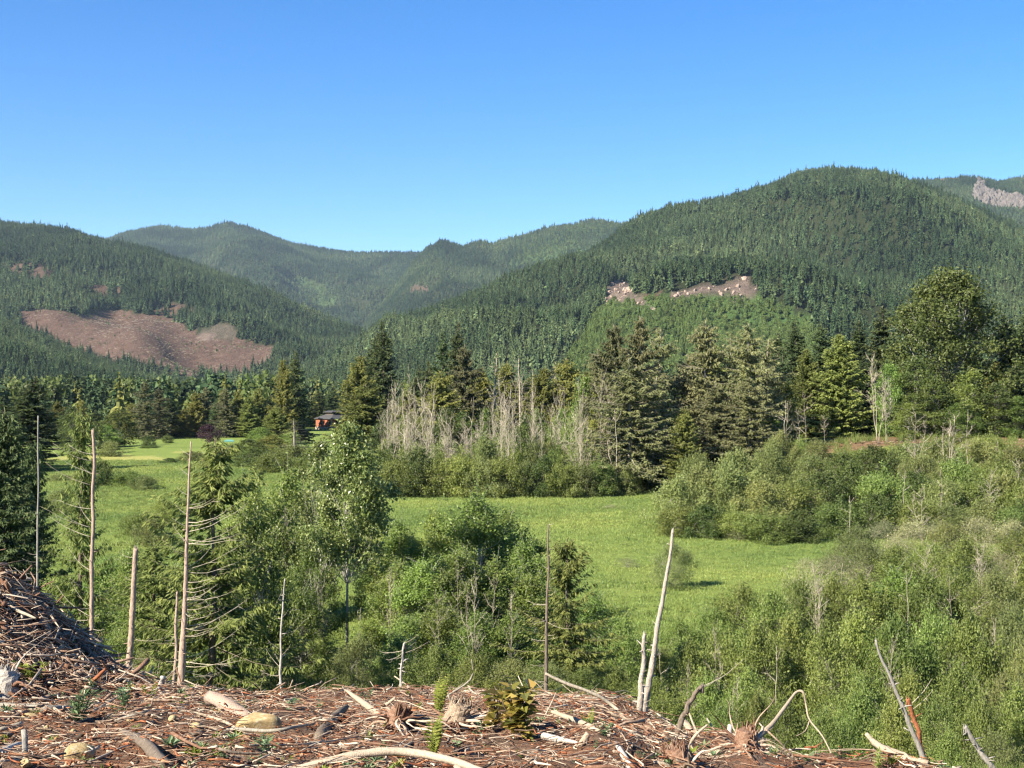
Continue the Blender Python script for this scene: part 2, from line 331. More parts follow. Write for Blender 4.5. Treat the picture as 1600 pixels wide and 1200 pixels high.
CLEAR_L = [(30, 492), (70, 484), (140, 492), (175, 484), (215, 488), (255, 497), (310, 512), (345, 524), (390, 532), (437, 545), (405, 570), (350, 584), (290, 592), (240, 575), (160, 558), (100, 543), (50, 522)]
YOUNG_R = [(946, 470), (1000, 462), (1100, 462), (1190, 466), (1245, 488), (1290, 525), (1260, 580), (1100, 610), (880, 610), (885, 560), (915, 515)]
ROCK_R = [[(948, 455), (963, 437), (982, 443), (992, 460), (1010, 470), (1028, 490), (1015, 488), (985, 470), (955, 474), (943, 480)], [(1050, 455), (1085, 452), (1125, 447), (1145, 436), (1163, 430), (1178, 443), (1195, 463), (1150, 466), (1090, 466), (1050, 464)]]
BENCH_R = [[(992, 458), (1055, 456), (1055, 464), (1000, 468)]]
def masks(name, X, Y, Z):
    px, py = proj(X, Y, Z); s = {'L': 110., 'LL': 90., 'BL': 260., 'BR': 220., 'R': 90., 'FR': 240.}[name]
    q = .45 if name == 'R' else 1.; jx = px+15*q*fbm(X/s, Y/s, 61, 5); jy = py+8*q*fbm(X/s+9, Y/s, 63, 5)
    z = np.zeros(np.shape(X)); c, r, y = z.copy(), z.copy(), z.copy()
    if name == 'L':
        c = inpoly(jx, jy, CLEAR_L)*1.
        for e in ((165, 456, 32, 12), (20, 420, 26, 12), (66, 432, 20, 18), (272, 488, 34, 12), (395, 458, 12, 5)): c = np.maximum(c, ell(jx, jy, *e)*.85)
        r = np.maximum(ell(jx, jy, 345, 517, 24, 12)*.5, ell(jx, jy, 328, 523, 10, 8)*.9)
    if name == 'R':
        y = inpoly(jx, jy, YOUNG_R)*1.
        for p in ROCK_R: r = np.maximum(r, inpoly(jx, jy, p)*1.)
        for p in BENCH_R: c = np.maximum(c, inpoly(jx, jy, p)*1.)
    if name == 'BL': y = np.maximum(inpoly(jx, jy, [(430, 440), (470, 430), (512, 445), (525, 470), (500, 485), (450, 462)]), ell(jx, jy, 350, 351, 12, 4))*.45
    if name == 'BR':
        c = ell(jx, jy, 657, 450, 14, 8)*.8; y = np.maximum(inpoly(jx, jy, [(535, 452), (570, 462), (560, 478), (530, 485), (500, 490)]), inpoly(jx, jy, [(800, 385), (900, 352), (985, 350), (900, 400), (800, 420)])*.5)*1.
    if name == 'FR':
        r = inpoly(jx, jy, [(1515, 306), (1524, 287), (1534, 289), (1545, 299), (1580, 306), (1620, 316), (1620, 330), (1575, 326), (1545, 322), (1530, 318)])*1.
        r = np.maximum(r, inpoly(jx, jy, [(1420, 278), (1500, 276), (1500, 282), (1430, 287)])*.7)
    return c, r, y
def ip(pts, x): p = np.array(pts, float); return np.interp(x, p[:, 0], p[:, 1])
MTN = {}
def mountain(name, key, crest, depth, foot, label, gully=70, gs=420., treeh=22, pxr=(-500, 2100), ncol=240, nrow=70, seed=0, floor_c=(.04, .05, .024), pw=1.0):
    pcol = np.linspace(*pxr, ncol); t = np.concatenate([np.linspace(0, 1, nrow), np.linspace(1.02, 1.5, 14)])
    def surf(p, t):
        yc = ip(depth, p); yf = ip(foot, p); zc = CZ+(HOR-ip(crest, p))/F*yc-treeh
        zc = np.maximum(zc, 2.)
        Y = yf+(yc-yf)*t; X = (p-800)/F*(yf+(yc-yf)*t)
        tt = np.clip(t, 0, 1)
        h = -3+(zc+3)*tt**pw
        h = np.where(t > 1, zc-(t-1)*(zc*1.1), h)
        env = np.sin(np.pi*np.clip(tt, 0, 1))**.8*np.clip(zc/250, 0, 1)
        rid = 1-np.abs(fbm(X/gs+.35*Y/gs, Y/gs*.55, seed, 3))*2.2
        h = h+env*gully*(rid-.45)+env*gully*.3*fbm(X/gs*4, Y/gs*4, seed+7, 3)
        h = h+(1-np.abs(2*np.clip(tt, .5, 1)-1))*0
        return X, Y, h
    Pg, Tg = np.meshgrid(pcol, t, indexing='ij')
    X, Y, Z = surf(Pg, Tg); n0, n1 = X.shape; i = np.arange(n0*n1).reshape(n0, n1)
    a, b, c, d = i[:-1, :-1], i[1:, :-1], i[1:, 1:], i[:-1, 1:]
    tri = np.concatenate([np.stack([a, b, c], -1).reshape(-1, 3), np.stack([a, c, d], -1).reshape(-1, 3)])
    me = MB().add(np.stack([X, Y, Z], -1), tri).mesh(name, mountain_material(name+'_ground', floor_c), True)
    c, r, y = masks(key, X, Y, Z)
    add_attr(me, 'clear', c); add_attr(me, 'rock', r); add_attr(me, 'young', y)
    tag(obj(name, me), label, 'mountain', kind='structure')
    MTN[key] = surf
mountain('mountain', 'BL', [(-500, 430), (100, 398), (170, 371), (200, 360), (235, 351), (300, 356), (330, 353), (352, 343), (385, 350), (420, 363), (460, 378), (510, 387), (560, 393), (620, 390), (690, 392), (800, 400), (1000, 430), (2100, 500)],
         [(0, 9000)], [(0, 5200)], 'distant bluish forested peak above the head of the valley', 160, 900., 20, (-100, 1100), 170, 60, 3)
mountain('mountain', 'BR', [(-500, 606), (440, 600), (520, 555), (560, 515), (600, 470), (640, 415), (665, 384), (690, 374), (720, 381), (750, 371), (768, 376), (800, 368), (850, 356), (880, 349), (915, 342), (940, 340), (985, 346), (1100, 360), (2100, 420)],
         [(0, 6900)], [(0, 4600)], 'forested far ridge running down to the valley behind the middle notch', 130, 700., 20, (380, 1200), 170, 60, 13)
mountain('mountain', 'FR', [(-500, 500), (1200, 340), (1380, 292), (1420, 279), (1480, 271), (1520, 271), (1560, 279), (1600, 273), (1700, 262), (2100, 300)],
         [(0, 6500)], [(0, 4600)], 'distant mountain with a bare rock cliff behind the biggest forested hill', 120, 600., 20, (1150, 2000), 120, 60, 23)
mountain('hill', 'L', [(-500, 320), (0, 346), (50, 351), (100, 359), (160, 370), (220, 385), (280, 402), (330, 418), (380, 438), (430, 462), (480, 487), (530, 507), (570, 520), (620, 545), (700, 580), (800, 606), (2100, 608)],
         [(-500, 4600), (0, 4500), (570, 3700), (1000, 3500)], [(0, 2300)], 'forested hill with a bare brown clear-cut on its lower face', 88, 430., 17, (-450, 850), 220, 90, 33)
mountain('hill', 'LL', [(-500, 470), (0, 490), (40, 508), (80, 526), (130, 548), (200, 572), (260, 588), (320, 600), (420, 607), (2100, 609)],
         [(-500, 2300), (2100, 2300)], [(0, 1300)], 'low dark conifer hill in front of the brown clear-cut', 22, 260., 20, (-450, 520), 130, 50, 43)
mountain('hill', 'R', [(-500, 609), (380, 608), (460, 590), (540, 545), (600, 512), (660, 495), (700, 482), (760, 462), (820, 440), (870, 419), (930, 387), (985, 352), (1040, 328), (1100, 317), (1160, 309), (1210, 290), (1250, 272), (1290, 262), (1330, 262), (1370, 270), (1420, 285), (1480, 308), (1540, 335), (1600, 365), (1700, 420), (2100, 520)],
         [(380, 2700), (800, 3100), (1300, 3900), (2100, 3900)], [(0, 1250)], 'big forested hill with a rocky road cut and a green young plantation', 100, 420., 10, (380, 2000), 260, 100, 53)

# ---------------------------------------------------------------- scattered masses (geometry-node instances: forest, grass, rubble)
src_count = 0
def source_collection(name, meshes):
    col = bpy.data.collections.new(name)
    for i, m_ in enumerate(meshes):
        o = bpy.data.objects.new(name+'_piece', m_); col.objects.link(o)
    return col
def scatter(name, pts, scales, col, label, cat, tilt=0.06):
    me = bpy.data.meshes.new(name+'_points'); me.vertices.add(len(pts)); me.vertices.foreach_set('co', np.asarray(pts, np.float32).ravel())
    add_attr(me, 'sc', scales)
    o = obj(name, me); tag(o, label, cat, kind='stuff')
    ng = bpy.data.node_groups.new(name+'_scatter', 'GeometryNodeTree')
    ng.interface.new_socket('Geometry', in_out='INPUT', socket_type='NodeSocketGeometry')
    ng.interface.new_socket('Geometry', in_out='OUTPUT', socket_type='NodeSocketGeometry')
    N = ng.nodes; L = ng.links
    gi = N.new('NodeGroupInput'); go = N.new('NodeGroupOutput'); ci = N.new('GeometryNodeCollectionInfo'); ci.inputs['Collection'].default_value = col
    ci.inputs['Separate Children'].default_value = True; ci.inputs['Reset Children'].default_value = True
    ins = N.new('GeometryNodeInstanceOnPoints'); ins.inputs['Pick Instance'].default_value = True
    rv = N.new('FunctionNodeRandomValue'); rv.data_type = 'FLOAT_VECTOR'
    rv.inputs[0].default_value = (-tilt, -tilt, 0); rv.inputs[1].default_value = (tilt, tilt, 6.283)
    ri = N.new('FunctionNodeRandomValue'); ri.data_type = 'INT'; ri.inputs[4].default_value = 0; ri.inputs[5].default_value = len(col.objects)-1; ri.inputs[8].default_value = 5
    na = N.new('GeometryNodeInputNamedAttribute'); na.data_type = 'FLOAT'; na.inputs['Name'].default_value = 'sc'
    L.new(gi.outputs[0], ins.inputs['Points']); L.new(ci.outputs[0], ins.inputs['Instance'])
    L.new(ri.outputs[2], ins.inputs['Instance Index']); L.new(rv.outputs[0], ins.inputs['Rotation']); L.new(na.outputs[0], ins.inputs['Scale'])
    L.new(ins.outputs[0], go.inputs[0])
    md = o.modifiers.new('scatter', 'NODES'); md.node_group = ng
    return o
def far_tree(seed, R=.17, m='farfir', lay=9, per=6, trunk=0.):
    r = np.random.default_rng(seed); mb = MB()
    zs = np.repeat(np.linspace(.08+trunk, .93, lay), per)+r.uniform(-.04, .04, lay*per)
    n = len(zs); azm = r.uniform(0, 2*np.pi, n); rad = R*(1-(zs-trunk)/(1-trunk)*.95)*r.uniform(.75, 1.3, n)+.012
    D = np.stack([np.cos(azm), np.sin(azm), r.uniform(-.75, -.15, n)], -1)
    Ct = np.stack([np.zeros(n), np.zeros(n), zs+.05], -1)
    V, T, v = leaves(Ct, D, rdir(n, r)+np.array([0, 0, .8]), rad*1.25, rad*.8+.015, r.uniform(.1, 1, n)); mb.add(V, T, v)
    an = np.arange(6)/6*2*np.pi; base = np.stack([np.cos(an)*R*.5, np.sin(an)*R*.5, np.full(6, .12+trunk)], -1)
    mb.add(np.concatenate([base, [[0, 0, 1.]]]), [[i, (i+1) % 6, 6] for i in range(6)], .15)
    if trunk: mb.add(*one_tube([(0, 0, -.05), (0, 0, .5)], [.012, .01], 3, .5), m=1)
    return mb.mesh('far_conifer', [M[m], M['greywood']])
def far_round(seed, m='young'):
    r = np.random.default_rng(seed); n = 260; D = rdir(n, r); D[:, 2] = np.abs(D[:, 2])*.9
    Ct = D*np.array([.3, .3, .55])*(1+.2*np.sin(D[:, :1]*5+seed)*np.sin(D[:, 1:2]*6)+r.uniform(-.1, .12, (n, 1)))+np.array([0, 0, .35])
    V, T, v = leaves(Ct, rdir(n, r), D+.4*rdir(n, r), r.uniform(.08, .15, n), r.uniform(.07, .13, n), r.uniform(0, 1, n)); mb = MB().add(V, T, v)
    k = 8; an = np.arange(k)/k*2*np.pi
    mb.add(np.concatenate([np.stack([np.cos(an)*.28, np.sin(an)*.28, np.full(k, .3)], -1), [[0, 0, .9], [0, 0, 0]]]), [[i, (i+1) % k, k] for i in range(k)]+[[(i+1) % k, i, k+1] for i in range(k)], .1)
    return mb.mesh('far_broadleaf', M[m])
col_far = source_collection('far_conifers', [far_tree(i, .18+.035*(i % 3)) for i in range(5)]+[far_tree(9, .19, 'farfir', 8, 7, .12)])
col_young = source_collection('young_conifers', [far_tree(20+i, .26, 'young', 6, 6) for i in range(3)]+[far_round(30)])
col_mix = source_collection('valley_trees', [far_tree(40+i, .17+.03*(i % 2)) for i in range(3)]+[far_tree(47, .2, 'cedar'), far_tree(48, .17, 'spruce')]+[far_round(50, 'bigleaf'), far_round(51, 'farfir')])
def hill_forest(key, n, hmin, hmax, pxr, label, tmax=1.04, tmin=0.0, seed=1, snag=0):
    r = np.random.default_rng(seed)
    p = r.uniform(*pxr, n); t = np.sqrt(r.uniform(tmin**2, tmax**2, n)) if tmin >= 0 else r.uniform(0, tmax, n)
    X, Y, Z = MTN[key](p, t); px, py = proj(X, Y, Z)
    c, ro, y = masks(key, X, Y, Z)
    dn = fbm(X/160, Y/160, 77, 3)
    h = r.uniform(hmin, hmax, n)*(1+.4*dn)*np.where(r.uniform(0, 1, n) < .05, 1.35, 1)
    full = (c < .3) & (ro < .3) & ((y < .3) | ((y < .6) & (r.uniform(0, 1, n) < .25))) & (r.uniform(0, 1, n) < .93+dn*.4)
    part = (c > .3) & (c < .9) & (r.uniform(0, 1, n) < .16)
    k = full | part
    o = scatter('conifer_forest', np.stack([X, Y, Z-1.2], -1)[k], h[k], col_far, label, 'forest')
    yk = (y > .3) & (ro < .3)
    return np.stack([X, Y, Z-.3], -1)[yk], r
yb, r_ = hill_forest('BL', 52000, 15, 30, (60, 780), 'dark conifer forest covering the distant bluish peak', seed=1)
yb2, r_ = hill_forest('BR', 42000, 14, 28, (420, 1040), 'conifer forest covering the far ridge at the middle notch', seed=2)
hill_forest('FR', 20000, 14, 26, (1340, 1680), 'conifer forest around the bare cliff on the distant mountain', seed=3)
hill_forest('L', 60000, 12, 28, (-80, 760), 'dark conifer forest around the brown clear-cut on the hill', seed=4)
hill_forest('LL', 15000, 11, 22, (-60, 420), 'conifer plantation on the low hill below the brown clear-cut', seed=5)
yr, r_ = hill_forest('R', 82000, 12, 27, (400, 1680), 'dense conifer forest covering the big hill with the rocky road cut', seed=6)
rx = np.random.default_rng(9)
# the young plantation is planted closer
n = 30000; p = rx.uniform(860, 1300, n); t = rx.uniform(.02, .75, n); X, Y, Z = MTN['R'](p, t); c_, ro_, y_ = masks('R', X, Y, Z)
k = (y_ > .3) & (ro_ < .3) & (c_ < .3); yr = np.stack([X, Y, Z-.3], -1)[k]
yp = np.concatenate([yr, yb, yb2]); scatter('young_plantation', yp, rx.uniform(4, 10, len(yp))*np.where(yp[:, 1] > 4000, 1.3, 1), col_young, 'bright green young trees planted below the rocky road cut', 'plantation')
# valley-floor wood in front of the hills
n = 9000; p = rx.uniform(-60, 1680, n); Y = 560+(1500-560)*rx.uniform(0, 1, n)**.8; X = (p-800)/F*Y
dens = sstep(fbm(X*.012, Y*.006, 71, 3), -.35, .1); k = (rx.uniform(0, 1, n) < .35+.65*dens) & ~((Y < 720) & (p > 470) & (p < 570))
scatter('valley_wood', np.stack([X, Y, ground_z(X, Y)-.3], -1)[k], (rx.uniform(11, 25, n)*(1+.25*fbm(X*.02, Y*.01, 73, 2)))[k], col_mix, 'mixed wood filling the valley floor below the hills', 'wood')
# road-cut rubble on the hill
def rock_mesh(seed, m, sub=2, rough=.25, flat=(1, .8, .7)):
    import bmesh
    bm = bmesh.new(); bmesh.ops.create_icosphere(bm, subdivisions=sub, radius=1); r = np.random.default_rng(seed)
    pl = [(nrm(r.normal(0, 1, 3)), r.uniform(.5, .88)) for _ in range(12)]
    for v in bm.verts:
        co = np.array(v.co)
        for n_, d_ in pl:
            q = co@n_
            if q > d_: co = co-n_*(q-d_)*.95
        co = co*(1+rough*.3*float(fbm(co[0]*2+seed, co[1]*2+co[2]*1.7, seed, 2)))
        v.co = Vector(co*np.array(flat))
    V = np.array([v.co for v in bm.verts]); T = np.array([[l.vert.index for l in f.loops] for f in bm.faces]); bm.free()
    return MB().add(V, T).mesh('stone', m, False)
n = 4000; p = rx.uniform(930, 1210, n); t = rx.uniform(.2, .9, n); X, Y, Z = MTN['R'](p, t); c_, ro_, y_ = masks('R', X, Y, Z); k = ro_ > .5
scatter('rock_rubble', np.stack([X, Y, Z+.5], -1)[k], rx.uniform(1.2, 6.5, k.sum())*rx.uniform(.5, 1, k.sum()), source_collection('hill_rocks', [rock_mesh(60+i, M['cutrock'], 1) for i in range(4)]), 'broken tan rock along the road cut on the hill', 'rocks', tilt=1.5)
n = 9000; p = rx.uniform(1400, 1640, n); t = rx.uniform(.4, 1, n); X, Y, Z = MTN['FR'](p, t); c_, ro_, y_ = masks('FR', X, Y, Z); k = ro_ > .8
scatter('cliff_rocks', np.stack([X, Y, Z-2], -1)[k], rx.uniform(6, 22, k.sum()), source_collection('cliff_blocks', [rock_mesh(70+i, M['cliff'], 1, .4, (1, .8, 1.5)) for i in range(4)]), 'grey-brown crags of the distant cliff', 'rocks', tilt=.4)
n = 14000; p = rx.uniform(0, 460, n); t = rx.uniform(.1, .75, n); X, Y, Z = MTN['L'](p, t); c_, ro_, y_ = masks('L', X, Y, Z); k = (c_ > .9)
def slash_log(seed):
    r = np.random.default_rng(seed); P = np.cumsum(np.concatenate([[[-.5, 0, 0]], r.normal(0, .03, (3, 3))+np.array([.33, 0, 0])]), 0)
    return MB().add(*one_tube(P, [.04, .035, .03, .015], 4, .45)).mesh('hill_log', M['deadwood'])
scatter('clear_cut_logs', np.stack([X, Y, Z+.3], -1)[k], rx.uniform(2.5, 8, k.sum()), source_collection('hill_logs', [slash_log(i) for i in range(3)]), 'pale logs left lying on the brown clear-cut', 'logs', tilt=.35)
n = 9000; p = rx.uniform(0, 460, n); t = rx.uniform(.1, .75, n); X, Y, Z = MTN['L'](p, t); c_, ro_, y_ = masks('L', X, Y, Z); k = (c_ > .9) & (rx.uniform(0, 1, n) < .1+.8*sstep(fbm(X/90, Y/90, 91, 4), .05, .4))
scatter('clear_cut_regrowth', np.stack([X, Y, Z-.2], -1)[k], rx.uniform(1.5, 5, k.sum()), col_young, 'small green regrowth scattered over the brown clear-cut', 'plants')

# valley air
def haze_box(d):
    V = [(x, y, z) for z in (-5, 1260) for y in (-12500, 12500) for x in (-12500, 12500)]
    Q = [(0, 2, 3, 1), (4, 5, 7, 6), (0, 1, 5, 4), (2, 6, 7, 3), (0, 4, 6, 2), (1, 3, 7, 5)]
    me = bpy.data.meshes.new('haze'); me.from_pydata(V, [], Q)
    m = bpy.data.materials.new('valley_air'); m.use_nodes = True; n = m.node_tree.nodes; n.remove(n['Principled BSDF'])
    v = n.new('ShaderNodeVolumePrincipled'); v.inputs['Color'].default_value = (.6, .8, 1, 1); v.inputs['Density'].default_value = d; v.inputs['Anisotropy'].default_value = .2
    m.node_tree.links.new(v.outputs[0], n['Material Output'].inputs['Volume']); me.materials.append(m)
    tag(obj('haze', me), 'thin pale blue air lying over the whole valley', 'haze', kind='stuff')
haze_box(2.3e-5)
# ---------------------------------------------------------------- tree builders (prototypes of about unit height, placed by copies)
def conifer(seed, H, R, m, bark='bark', whorl=.5, per=6, base=.06, a0=-22, a1=28, sag=.18, twig=.9, ws=.32, step=.33, keep=1., power=.85, bare=0., wood=.02, hang=(.15, .7), rough=.25, dead_low=0):
    r = np.random.default_rng(seed); tw = MB(); cr = MB(); Cs = []; Ds = []; Ls = []; Vs = []; BP = []; BR = []
    lean = r.normal(0, .012, 2)
    zt = np.linspace(0, H, 9); tp = np.stack([zt*lean[0]+r.normal(0, .004*H, 9)*(zt/H), zt*lean[1]+r.normal(0, .004*H, 9)*(zt/H), zt], -1)
    tw.add(*one_tube(tp, np.interp(zt, [0, .1*H, H], [H*.019, H*.014, H*.0015]), 6, .5, .05, r=r))
    z = base*H; lop = r.uniform(0, 6.28)
    while z < H*.985:
        t = max(0., (z/H-base)/(1-base))
        for k in range(max(2, r.poisson(per*(1-.45*t)))):
            az = r.uniform(0, 2*np.pi); gap = 1+rough*math.sin(az*2+lop+z*.9)+r.normal(0, rough*.6)
            rad = (R*(1-t)**power*(.55+.45*min(1, (t+.02)*7)))*max(.25, gap)+.02*H*.3
            zz = z+r.uniform(-.3, .3)*whorl
            ang = math.radians(a0+(a1-a0)*t**.8+r.normal(0, 6))
            s = np.linspace(0, 1, 6)
            h = np.array([math.cos(az), math.sin(az)])
            zb = zz+rad*(math.tan(ang)*s-sag*(1-t)*(s-s**3)*1.6)
            ctr = np.stack([np.interp(zz, zt, tp[:, i]) for i in (0, 1)])
            Pb = np.stack([ctr[0]+h[0]*rad*s, ctr[1]+h[1]*rad*s, zb], -1)
            BP.append(Pb); BR.append(np.interp(s, [0, 1], [wood*(.5+rad*.2), wood*.25]))
            if t < dead_low or r.uniform() < bare: continue
            nt_ = max(3, int(rad/step)); ss = np.linspace(.12, 1, nt_)+r.uniform(-.04, .04, nt_)
            ss = np.repeat(ss, 2); side = np.tile([1., -1.], nt_)
            kk = r.uniform(0, 1, len(ss)) < keep; ss = ss[kk]; side = side[kk]
            if not len(ss): continue
            pos = np.stack([np.interp(ss, s, Pb[:, i]) for i in range(3)], -1)
            off = side*np.radians(62-28*ss+r.normal(0, 12, len(ss))); a_ = az+off
            D = np.stack([np.cos(a_), np.sin(a_), -r.uniform(hang[0], hang[1], len(ss))], -1)
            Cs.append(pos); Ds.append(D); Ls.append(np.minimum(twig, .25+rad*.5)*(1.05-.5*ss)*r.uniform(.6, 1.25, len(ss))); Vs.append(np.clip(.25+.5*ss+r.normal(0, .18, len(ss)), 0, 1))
        z += whorl*(1-.45*t)*r.uniform(.8, 1.2)
    tw.add(*tubes(np.array(BP), np.array(BR), 3, r.uniform(.3, .9, len(BP))))
    Cc, D, L, v = map(np.concatenate, (Cs, Ds, Ls, Vs)); n = len(Cc)
    for q in range(2):
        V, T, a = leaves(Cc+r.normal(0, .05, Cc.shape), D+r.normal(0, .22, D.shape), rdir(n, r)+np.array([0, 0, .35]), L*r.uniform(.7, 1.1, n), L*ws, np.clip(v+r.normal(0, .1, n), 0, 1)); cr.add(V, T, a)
    n = 7; V, T, a = leaves(np.array([[0., 0, H*(.93+.01*i)] for i in range(n)])+np.r_[tp[-1][:2], 0], np.stack([r.normal(0, .3, n), r.normal(0, .3, n), np.ones(n)], -1), rdir(n, r), np.full(n, .03*H), np.full(n, .008*H), np.full(n, .7)); cr.add(V, T, a)
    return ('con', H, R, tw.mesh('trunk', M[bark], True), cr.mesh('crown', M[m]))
def broad(seed, H, R, m, bark='greywood', base=.25, ncl=70, nl=70, ls=.16, rc=.12, stems=1, tr=.012, lw=.62, inner=.35, flat=.75, top=.75, twigs=3, spread=.35, bright=0., bare=0, limb=.24, shoots=0):
    r = np.random.default_rng(seed); tw = MB(); cr = MB()
    st = []
    for i in range(stems):
        zt = np.linspace(0, 1, 7); a_ = r.uniform(0, 6.28); d = spread*R*math.sqrt(r.uniform(.1, 1)) if stems > 1 else R*.04
        hh = H*(top if stems == 1 else r.uniform(.6, .9)*top)
        P = np.stack([math.cos(a_)*d*zt**1.2+r.normal(0, .012*H, 7)*zt, math.sin(a_)*d*zt**1.2+r.normal(0, .012*H, 7)*zt, hh*zt], -1)
        st.append(P); f = 1 if stems == 1 else .6
        tw.add(*one_tube(P, np.interp(zt, [0, 1], [tr*H*f, tr*H*.2*f]), 6, r.uniform(.45, .8), .06, 2, r))
    ph = r.uniform(0, 6.28, 4)
    cen = []
    while len(cen) < ncl:
        t = r.uniform(0, 1); az = r.uniform(0, 2*np.pi)
        e = R*(abs(math.sin(math.pi*min(.995, .1+.9*t)**.85))**.65)*(1+.22*math.sin(2*az+ph[0]+5*t)+.15*math.sin(3*az+ph[1]-7*t))
        q = max(inner*r.uniform(0, 1), r.uniform(0, 1)**.5)
        cen.append((math.cos(az)*e*q, math.sin(az)*e*q, (base+(1-base)*t)*H*(1-.1*q*q)))
    cen = np.array(cen); BP = []; BR = []; TP = []; TR = []
    for cc in cen:
        P = st[r.integers(len(st))]
        z0 = max(base*H*.7, cc[2]-r.uniform(.12, .32)*H); z0 = min(z0, P[-1][2]*.97)
        p0 = np.array([np.interp(z0, P[:, 2], P[:, 0]), np.interp(z0, P[:, 2], P[:, 1]), z0])
        s = np.linspace(0, 1, 6)[:, None]; mid = (p0+cc)/2+np.array([0, 0, -.03*H])+r.normal(0, .02*H, 3)
        BP.append((1-s)**2*p0+2*s*(1-s)*mid+s**2*cc); BR.append(np.linspace(tr*H*limb, tr*H*limb*.33, 6))
        for q in range(twigs):
            e = cc+r.normal(0, rc*R*1.2, 3)+np.array([0, 0, rc*R*.5]); TP.append([BP[-1][4], (BP[-1][4]+e)/2+r.normal(0, .03*R, 3), e]); TR.append([tr*H*.08, tr*H*.06, tr*H*.03])
    tw.add(*tubes(np.array(BP), np.array(BR), 4, r.uniform(.3, .95, len(BP))))
    if twigs: tw.add(*tubes(np.array(TP), np.array(TR), 3, r.uniform(.3, .95, len(TP))))
    if shoots:
        k = r.integers(0, ncl, shoots); p0 = cen[k]; d = nrm(np.stack([r.normal(0, .5, shoots), r.normal(0, .5, shoots), r.uniform(.5, 1.4, shoots)], -1)+nrm(p0-np.array([0, 0, H*.4]))*.8); L = H*r.uniform(.1, .26, shoots)
        q = np.linspace(0, 1, 4); SP = p0[:, None]+d[:, None]*(q[None, :, None]*L[:, None, None])+np.array([0, 0, -.12])*(q**2)[None, :, None]*L[:, None, None]
        tw.add(*tubes(SP, np.linspace(.0012, .0004, 4)[None]*H*np.ones((shoots, 1)), 3, r.uniform(.4, .95, shoots)))
        ns_ = 26; f_ = r.uniform(.1, 1.02, (shoots, ns_)); pos = p0[:, None]+d[:, None]*(f_*L[:, None])[:, :, None]+np.array([0, 0, -.12])*(f_**2)[:, :, None]*L[:, None, None]+r.normal(0, ls*.35, (shoots, ns_, 3)); n = shoots*ns_
        Ls = ls*r.uniform(.6, 1.2, n); V, T, a = leaves(pos.reshape(-1, 3), rdir(n, r)+np.repeat(d, ns_, 0)*.6, rdir(n, r)+np.array([0, 0, .5]), Ls, Ls*lw, np.clip(.6+.2*r.normal(0, 1, n), 0, 1)); cr.add(V, T, a)
    if nl:
        sel = r.uniform(0, 1, ncl) >= bare
        cnt = (r.uniform(.5, 1.5, ncl)*nl*sel).astype(int); own = np.repeat(np.arange(ncl), cnt); n = len(own)
        size = r.uniform(.7, 1.35, ncl)
        off = r.normal(0, 1, (n, 3))*np.array([1, 1, flat])*rc*R*size[own][:, None]
        pos = cen[own]+off
        v = np.clip(.42+.16*r.normal(0, 1, ncl)[own]+.2*r.normal(0, 1, n)+bright, 0, 1)
        L = ls*r.uniform(.6, 1.3, n)
        D = rdir(n, r)+np.array([0, 0, -.25])
        V, T, a = leaves(pos, D, rdir(n, r)*.7+nrm(off)*.9+np.array([0, 0, .35]), L, L*lw, v); cr.add(V, T, a)
        return ('broad', H, R, tw.mesh('trunk' if stems == 1 else 'stems', M[bark], True), cr.mesh('crown', M[m]))
    return ('bare', H, R, tw.mesh('bare_branches', M[bark], True), None)
ORD = ['first', 'second', 'third', 'fourth', 'fifth', 'sixth', 'seventh', 'eighth', 'ninth', 'tenth', 'eleventh', 'twelfth', 'thirteenth', 'fourteenth', 'fifteenth', 'sixteenth', 'seventeenth', 'eighteenth', 'nineteenth', 'twentieth']
def ordn(i):
    if i < 20: return ORD[i]
    n = i+1; return '%d%s' % (n, 'th' if 10 < n % 100 < 14 else {1: 'st', 2: 'nd', 3: 'rd'}.get(n % 10, 'th'))
pr = random.Random(5)
def place(name, proto, px, Y, top, hw, label, cat='tree', group=None, lean=0.0, sink=.15):
    """stand a copy of a prototype on the ground: photo column, distance, photo row of its top, half width in photo pixels"""
    kind, H, R, tm, cm = proto
    X, Y, z = at(px, Y); ztop = CZ+(HOR-top)/F*Y; h = max(.4, ztop-z+sink); rr_ = hw/F*Y
    sx = rr_/R*(1.18 if kind == 'con' else 1.1 if kind == 'broad' else 1); s = (sx, sx, h/H); rz = pr.uniform(0, 6.283)
    if cm is None:
        o = obj(name, tm, None, (X, Y, z-sink), rz, s)
    else:
        o = bpy.data.objects.new(name, None); C.objects.link(o); o.empty_display_size = .5
        o.location = (X, Y, z-sink); o.rotation_euler = (lean*math.sin(rz), lean*math.cos(rz), rz); o.scale = s
        t = obj(tm.name.split('.')[0], tm, o); c = obj('crown', cm, o)
    return tag(o, label, cat, group)
def row(name, protos, items, look, where, cat='tree', group=None, sink=.15, jit=0.):
    """items: (px, Y, top, half width[, proto index]) -> one thing each, labelled by its order in the row"""
    items = sorted(items, key=lambda q: q[0]); n = len(items)
    for i, q in enumerate(items):
        k = q[4] if len(q) > 4 else pr.randrange(len(protos))
        lk = look[k % len(look)] if isinstance(look, (list, tuple)) else look
        place(name, protos[k], q[0], q[1], q[2], q[3], '%s %s, %s from the left' % (lk, where, ordn(i)), cat, group or where, sink=sink)

